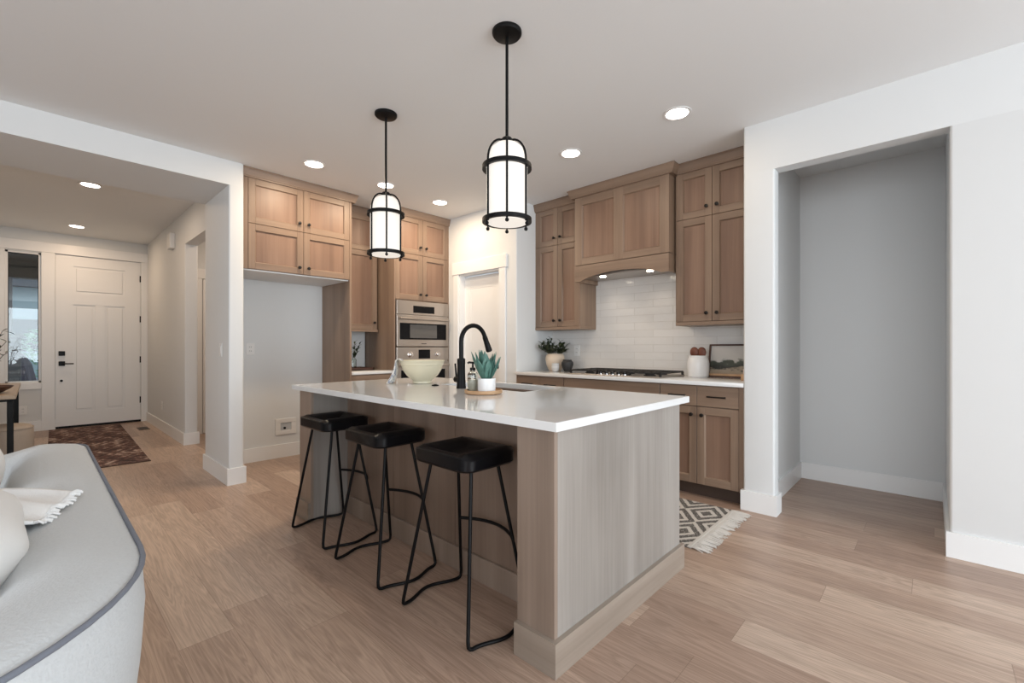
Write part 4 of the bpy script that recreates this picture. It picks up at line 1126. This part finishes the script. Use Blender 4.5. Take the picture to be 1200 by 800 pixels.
# ================================================================== SOFA
t = thing('sofa', 'grey upholstered low-backed sofa with slate piping in the left foreground', 'sofa', (-0.4, 1.85, 0))
SXa, SXb, SYa, SYb = -0.95, 0.153, 0.78, 2.78
def outline(o):
    """outline offset inward by o"""
    pts = [(SXa + o, SYa + o), (SXb - o, SYa + o), (SXb - o, SYb - o), (SXa + o, SYb - o)]
    rad = [max(.02, .12 - o), max(.03, .45 - o), max(.03, .14 - o), max(.02, .12 - o)]
    return fillet(pts, rad, 14)
prof = [(0.09, 0.03), (0.07, 0.05), (0.045, 0.20), (0.018, 0.40), (0.0, 0.56), (-0.006, 0.66), (0.0, 0.742)]
top = [(0.0, 0.742), (0.02, 0.753), (0.06, 0.762), (0.12, 0.763), (0.17, 0.752), (0.21, 0.715), (0.235, 0.64), (0.25, 0.47)]
def low(x):   # the front (toward the living room) is only seat high
    s = min(1, max(0, (x + 0.95) / 0.35)); s = s * s * (3 - 2 * s); return 0.58 + 0.42 * s
def ring(o, z): return [(x, y, z * (low(x) if z > .42 else 1)) for x, y in outline(o)]
b = B(SOFA); b.loft([ring(o, z) for o, z in prof], True, True, False); b.done('base', t, smooth=70)
b = B(SOFA); b.loft([ring(o, z) for o, z in top], True, False, True); b.done('back_cushion', t, smooth=70)
B(PIPE).tube(ring(-0.002, 0.744), 0.0050, 8, closed=True).done('piping', t, smooth=60)
b = B(SOFA); b.box(SXa + 0.02, SYa + 0.28, 0.40, SXb - 0.27, SYb - 0.28, 0.52, 0.04, 4); b.done('seat_cushion', t, smooth=60)
for x in (SXa + .12, SXb - .15):
    for y in (SYa + .35, SYb - .25): B(DARKW).cyl((x, y, 0.0), (x, y, 0.06), 0.02, 0.025).done('foot', t, smooth=40)

def make_pillow(c, sy, sz, th, lean_a, rz):
    def side(sgn):
        def fn(u, v):
            a, d = u * 2 - 1, v * 2 - 1
            e = (max(0, 1 - a ** 4) * max(0, 1 - d ** 4)) ** 0.5
            pin = 1 - 0.06 * (a * a * d * d)
            sag = 0.010 * math.sin(a * 5 + d * 3) * e
            return Vector((sgn * th / 2 * e + sag, a * sy / 2 * pin, d * sz / 2 * pin))
        return fn
    Mx = Matrix.Translation(c) @ Matrix.Rotation(rz, 4, 'Z') @ Matrix.Rotation(lean_a, 4, 'Y')
    b = B(PILLOW)
    for sgn in (1, -1): b.grid(lambda u, v, f=side(sgn): Mx @ f(u, v), 22, 22)
    bmesh.ops.remove_doubles(b.bm, verts=b.bm.verts[:], dist=1e-5)
    return b.done('throw_pillow', smooth=80)
tag(make_pillow((-0.205, 2.14, 0.69), 0.46, 0.46, 0.22, math.radians(14), math.radians(4)), 'white linen pillow at the far end of the sofa, next to the console table', 'pillow', 'white pillows on the sofa')
tag(make_pillow((-0.15, 1.38, 0.655), 0.46, 0.44, 0.22, math.radians(16), math.radians(-6)), 'white linen pillow nearer the camera, under the fringed throw on the sofa', 'pillow', 'white pillows on the sofa')
# throw blanket over pillow and sofa back
t = thing('throw_blanket', 'white knitted throw with a fringed end lying over the sofa back', 'blanket', (-0.1, 1.62, 0.77))
def blanket(u, v):
    # u 0..1 from the living side to the fringed end, v across the width
    e0 = Vector((-0.34, 1.44, 0.84)).lerp(Vector((-0.30, 1.82, 0.82)), v)
    m0 = Vector((-0.09, 1.42, 0.80)).lerp(Vector((-0.06, 1.82, 0.785)), v)
    e1 = Vector((0.000, 1.485, 0.772)).lerp(Vector((0.068, 1.695, 0.772)), v)
    p = (e0.lerp(m0, u / 0.6) if u < 0.6 else m0.lerp(e1, (u - 0.6) / 0.4))
    p.z += 0.016 * math.sin(v * 11 + u * 3) * (0.4 + 0.6 * math.sin(u * PI)) + 0.014 * math.exp(-((v - .75) / .12) ** 2) * (1 - u * .5)
    p.z = max(p.z, 0.7665)
    return p
solid(B(THROW).grid(blanket, 34, 34).done('cloth', t, smooth=80), 0.008)
b = B(THROW); rs = random.Random(4)
for k in range(44):
    v = k / 43; p = blanket(1.0, v); q2 = p + Vector((rs.uniform(.012, .026), rs.uniform(-.012, .010), 0))
    b.tube([p, p + (q2 - p) * .5 + Vector((0, 0, .002)), q2 - Vector((0, 0, .003))], 0.0032, 5)
b.done('fringe', t)

# ================================================================== ENTRY FURNITURE
t = thing('console_table', 'narrow console table with pale wooden top and black metal legs by the entry window', 'table', (-0.31, 6.87, 0))
LIGHTW = wood('pale_table_wood', (0.34, 0.25, 0.17), (0.45, 0.34, 0.24), (0.54, 0.43, 0.32), grain='Y')
B(LIGHTW).box(-0.50, 5.86, 0.715, -0.11, 7.88, 0.75, 0.003).done('tabletop', t)
for x in (-0.475, -0.145):
    for y in (5.93, 7.82): B(BLACK).box(x - .02, y - .02, 0, x + .02, y + .02, 0.70, 0.002, 1).done('leg', t)
b = B(BLACK); b.box(-0.49, 5.91, 0.69, -0.125, 5.945, 0.715).box(-0.49, 7.80, 0.69, -0.125, 7.835, 0.715).box(-0.162, 5.93, 0.69, -0.128, 7.82, 0.715).box(-0.492, 5.93, 0.69, -0.458, 7.82, 0.715); b.done('frame', t)
tag(B(DARKW).lathe([(0.06, 0.7503), (0.10, 0.757), (0.15, 0.79), (0.172, 0.812), (0.167, 0.816), (0.14, 0.796), (0.05, 0.766)], (-0.30, 6.22, 0), 40).done('decorative_bowl', smooth=40), 'dark brown wooden bowl on the console table', 'bowl')
t = thing('branch_arrangement', 'dark twig branches with narrow leaves rising from the dark bowl', 'plant', (-0.30, 6.22, 0.768))
b = B(TWIG); bl = B(LEAF_D); rs = random.Random(9)
for (ex, ey, ezz) in ((-0.16, 6.32, 1.13), (-0.175, 6.2, 1.22), (-0.2, 6.3, 1.32), (-0.42, 6.1, 1.3), (-0.38, 6.4, 1.2), (-0.33, 6.2, 1.4)):
    p0 = Vector((-0.30, 6.22, 0.78)); p1 = Vector((ex, ey, ezz)); pm = p0.lerp(p1, .6) + Vector((-.05, 0, .06))
    pts = [p0.lerp(pm, i / 5).lerp(pm.lerp(p1, i / 5), i / 5) for i in range(6)]
    b.tube(pts, 0.005, 6, 0.002)
    for j in range(1, 6):
        p = pts[j]
        for s in (-1, 1):
            bl.leaf(p, (rs.uniform(-.5, .6), s * rs.uniform(.2, 1), rs.uniform(-.1, .6)), rs.uniform(.07, .11), .018, .2)
b.done('branches', t); bl.done('leaves', t)
t = thing('pouf', 'round beige woven pouf on the floor under the console table', 'pouf', (-0.21, 6.66, 0))
B(POUF).lathe([(0.17, 0.001), (0.195, 0.012), (0.208, 0.06), (0.21, 0.30), (0.205, 0.365), (0.19, 0.388), (0.16, 0.398), (0.05, 0.40)], (-0.21, 6.66, 0), 44).done('cover', t, smooth=40)
B(POUF).torus((-0.21, 6.66, 0.368), 0.205, 0.006, 48, 8).torus((-0.21, 6.66, 0.035), 0.204, 0.006, 48, 8).done('piping', t, smooth=60)

# ================================================================== OUTSIDE THE SIDELIGHT
CONC = plain('porch_concrete', (0.32, 0.33, 0.36), 0.8, var=0.1, bscale=6)
SOFFIT = plain('stained_soffit', (0.10, 0.075, 0.055), 0.6)
struct(B(CONC).box(-3, 9.25, -0.12, 3, 11.6, -0.06).box(-20, 11.6, -0.2, 20, 40, -0.12).done('floor_porch', origin=(0, 9.25, 0)))
struct(B(SOFFIT).box(-3, 9.25, 2.62, 3, 11.6, 2.7).box(-3, 11.1, 2.33, 3, 11.35, 2.62).done('ceiling_porch', origin=(0, 9.25, 0)))
t = thing('porch_post', 'grey porch post on a stone base seen through the sidelight window', 'post', (-0.33, 11.2, -0.06))
GP = plain('grey_post_paint', (0.20, 0.19, 0.20), 0.6)
B(GP).box(-0.40, 11.13, 1.35, -0.25, 11.28, 2.33, 0.004).done('shaft', t)
B(plain('stone_veneer', (0.16, 0.15, 0.15), 0.85, bump=0.6, bscale=12, var=0.3)).box(-0.50, 11.02, -0.06, -0.15, 11.38, 1.35, 0.01).box(-0.53, 10.99, 1.33, -0.12, 11.41, 1.39, 0.01).done('stone_base', t)
t = thing('neighbouring_house', 'pale blue-grey house with a dark roof across the street beyond the sidelight', 'house', (0, 30, -0.12))
SIDE = plain('pale_siding', (0.36, 0.45, 0.48), 0.7); ROOF = plain('dark_shingle', (0.06, 0.065, 0.08), 0.8)
B(SIDE).box(-7, 27, -0.12, 7, 34, 3.6).done('walls', t)
B(ROOF).loft([[(-7.6, 26.4, 3.6), (7.6, 26.4, 3.6), (7.6, 34.6, 3.6), (-7.6, 34.6, 3.6)], [(-4, 30, 5.6), (4, 30, 5.6), (4, 31, 5.6), (-4, 31, 5.6)]]).done('roof', t)
B(ROOF).box(-0.9, 26.95, 1.0, 0.5, 27.0, 2.3).done('garage_window', t)
t = thing('shrub', 'bright pale green shrub outside the sidelight window', 'shrub', (0.12, 15.0, -0.12))
SHR = plain('pale_shrub_leaf', (0.30, 0.46, 0.34), 0.7, var=0.4, bscale=20)
b = B(SHR); rs = random.Random(6)
for k in range(420):
    a, e_ = rs.uniform(0, 2 * PI), rs.uniform(-1, 1); r_ = rs.uniform(.6, 1) ** .5
    p = Vector((0.12 + .36 * r_ * math.cos(a) * (1 - e_ * e_) ** .3, 15 + .36 * r_ * math.sin(a) * (1 - e_ * e_) ** .3, 0.75 + .78 * e_))
    b.leaf(p, (math.cos(a), math.sin(a), rs.uniform(-.3, .9)), .16, .08, .2)
b.done('foliage', t)
B(TWIG).cyl((0.12, 15, -0.12), (0.12, 15, .6), .03, .02).done('trunk', t)
t = thing('boulder', 'dark purple-grey boulder outside beyond the porch post', 'rock', (-0.28, 13.2, -0.12))
b = B(plain('dark_rock', (0.09, 0.08, 0.10), 0.8, bump=0.5, bscale=9, var=0.3)); rs = random.Random(8)
prof_ = [(.26, -.12), (.32, .1), (.30, .45), (.22, .8), (.13, 1.02), (.04, 1.1)]
b.lathe(prof_, (-0.28, 13.2, 0), 14)
for v_ in b.bm.verts: v_.co += Vector((rs.uniform(-.03, .03), rs.uniform(-.03, .03), 0 if v_.co.z < -.1 else rs.uniform(-.03, .03)))
b.done('stone', t)
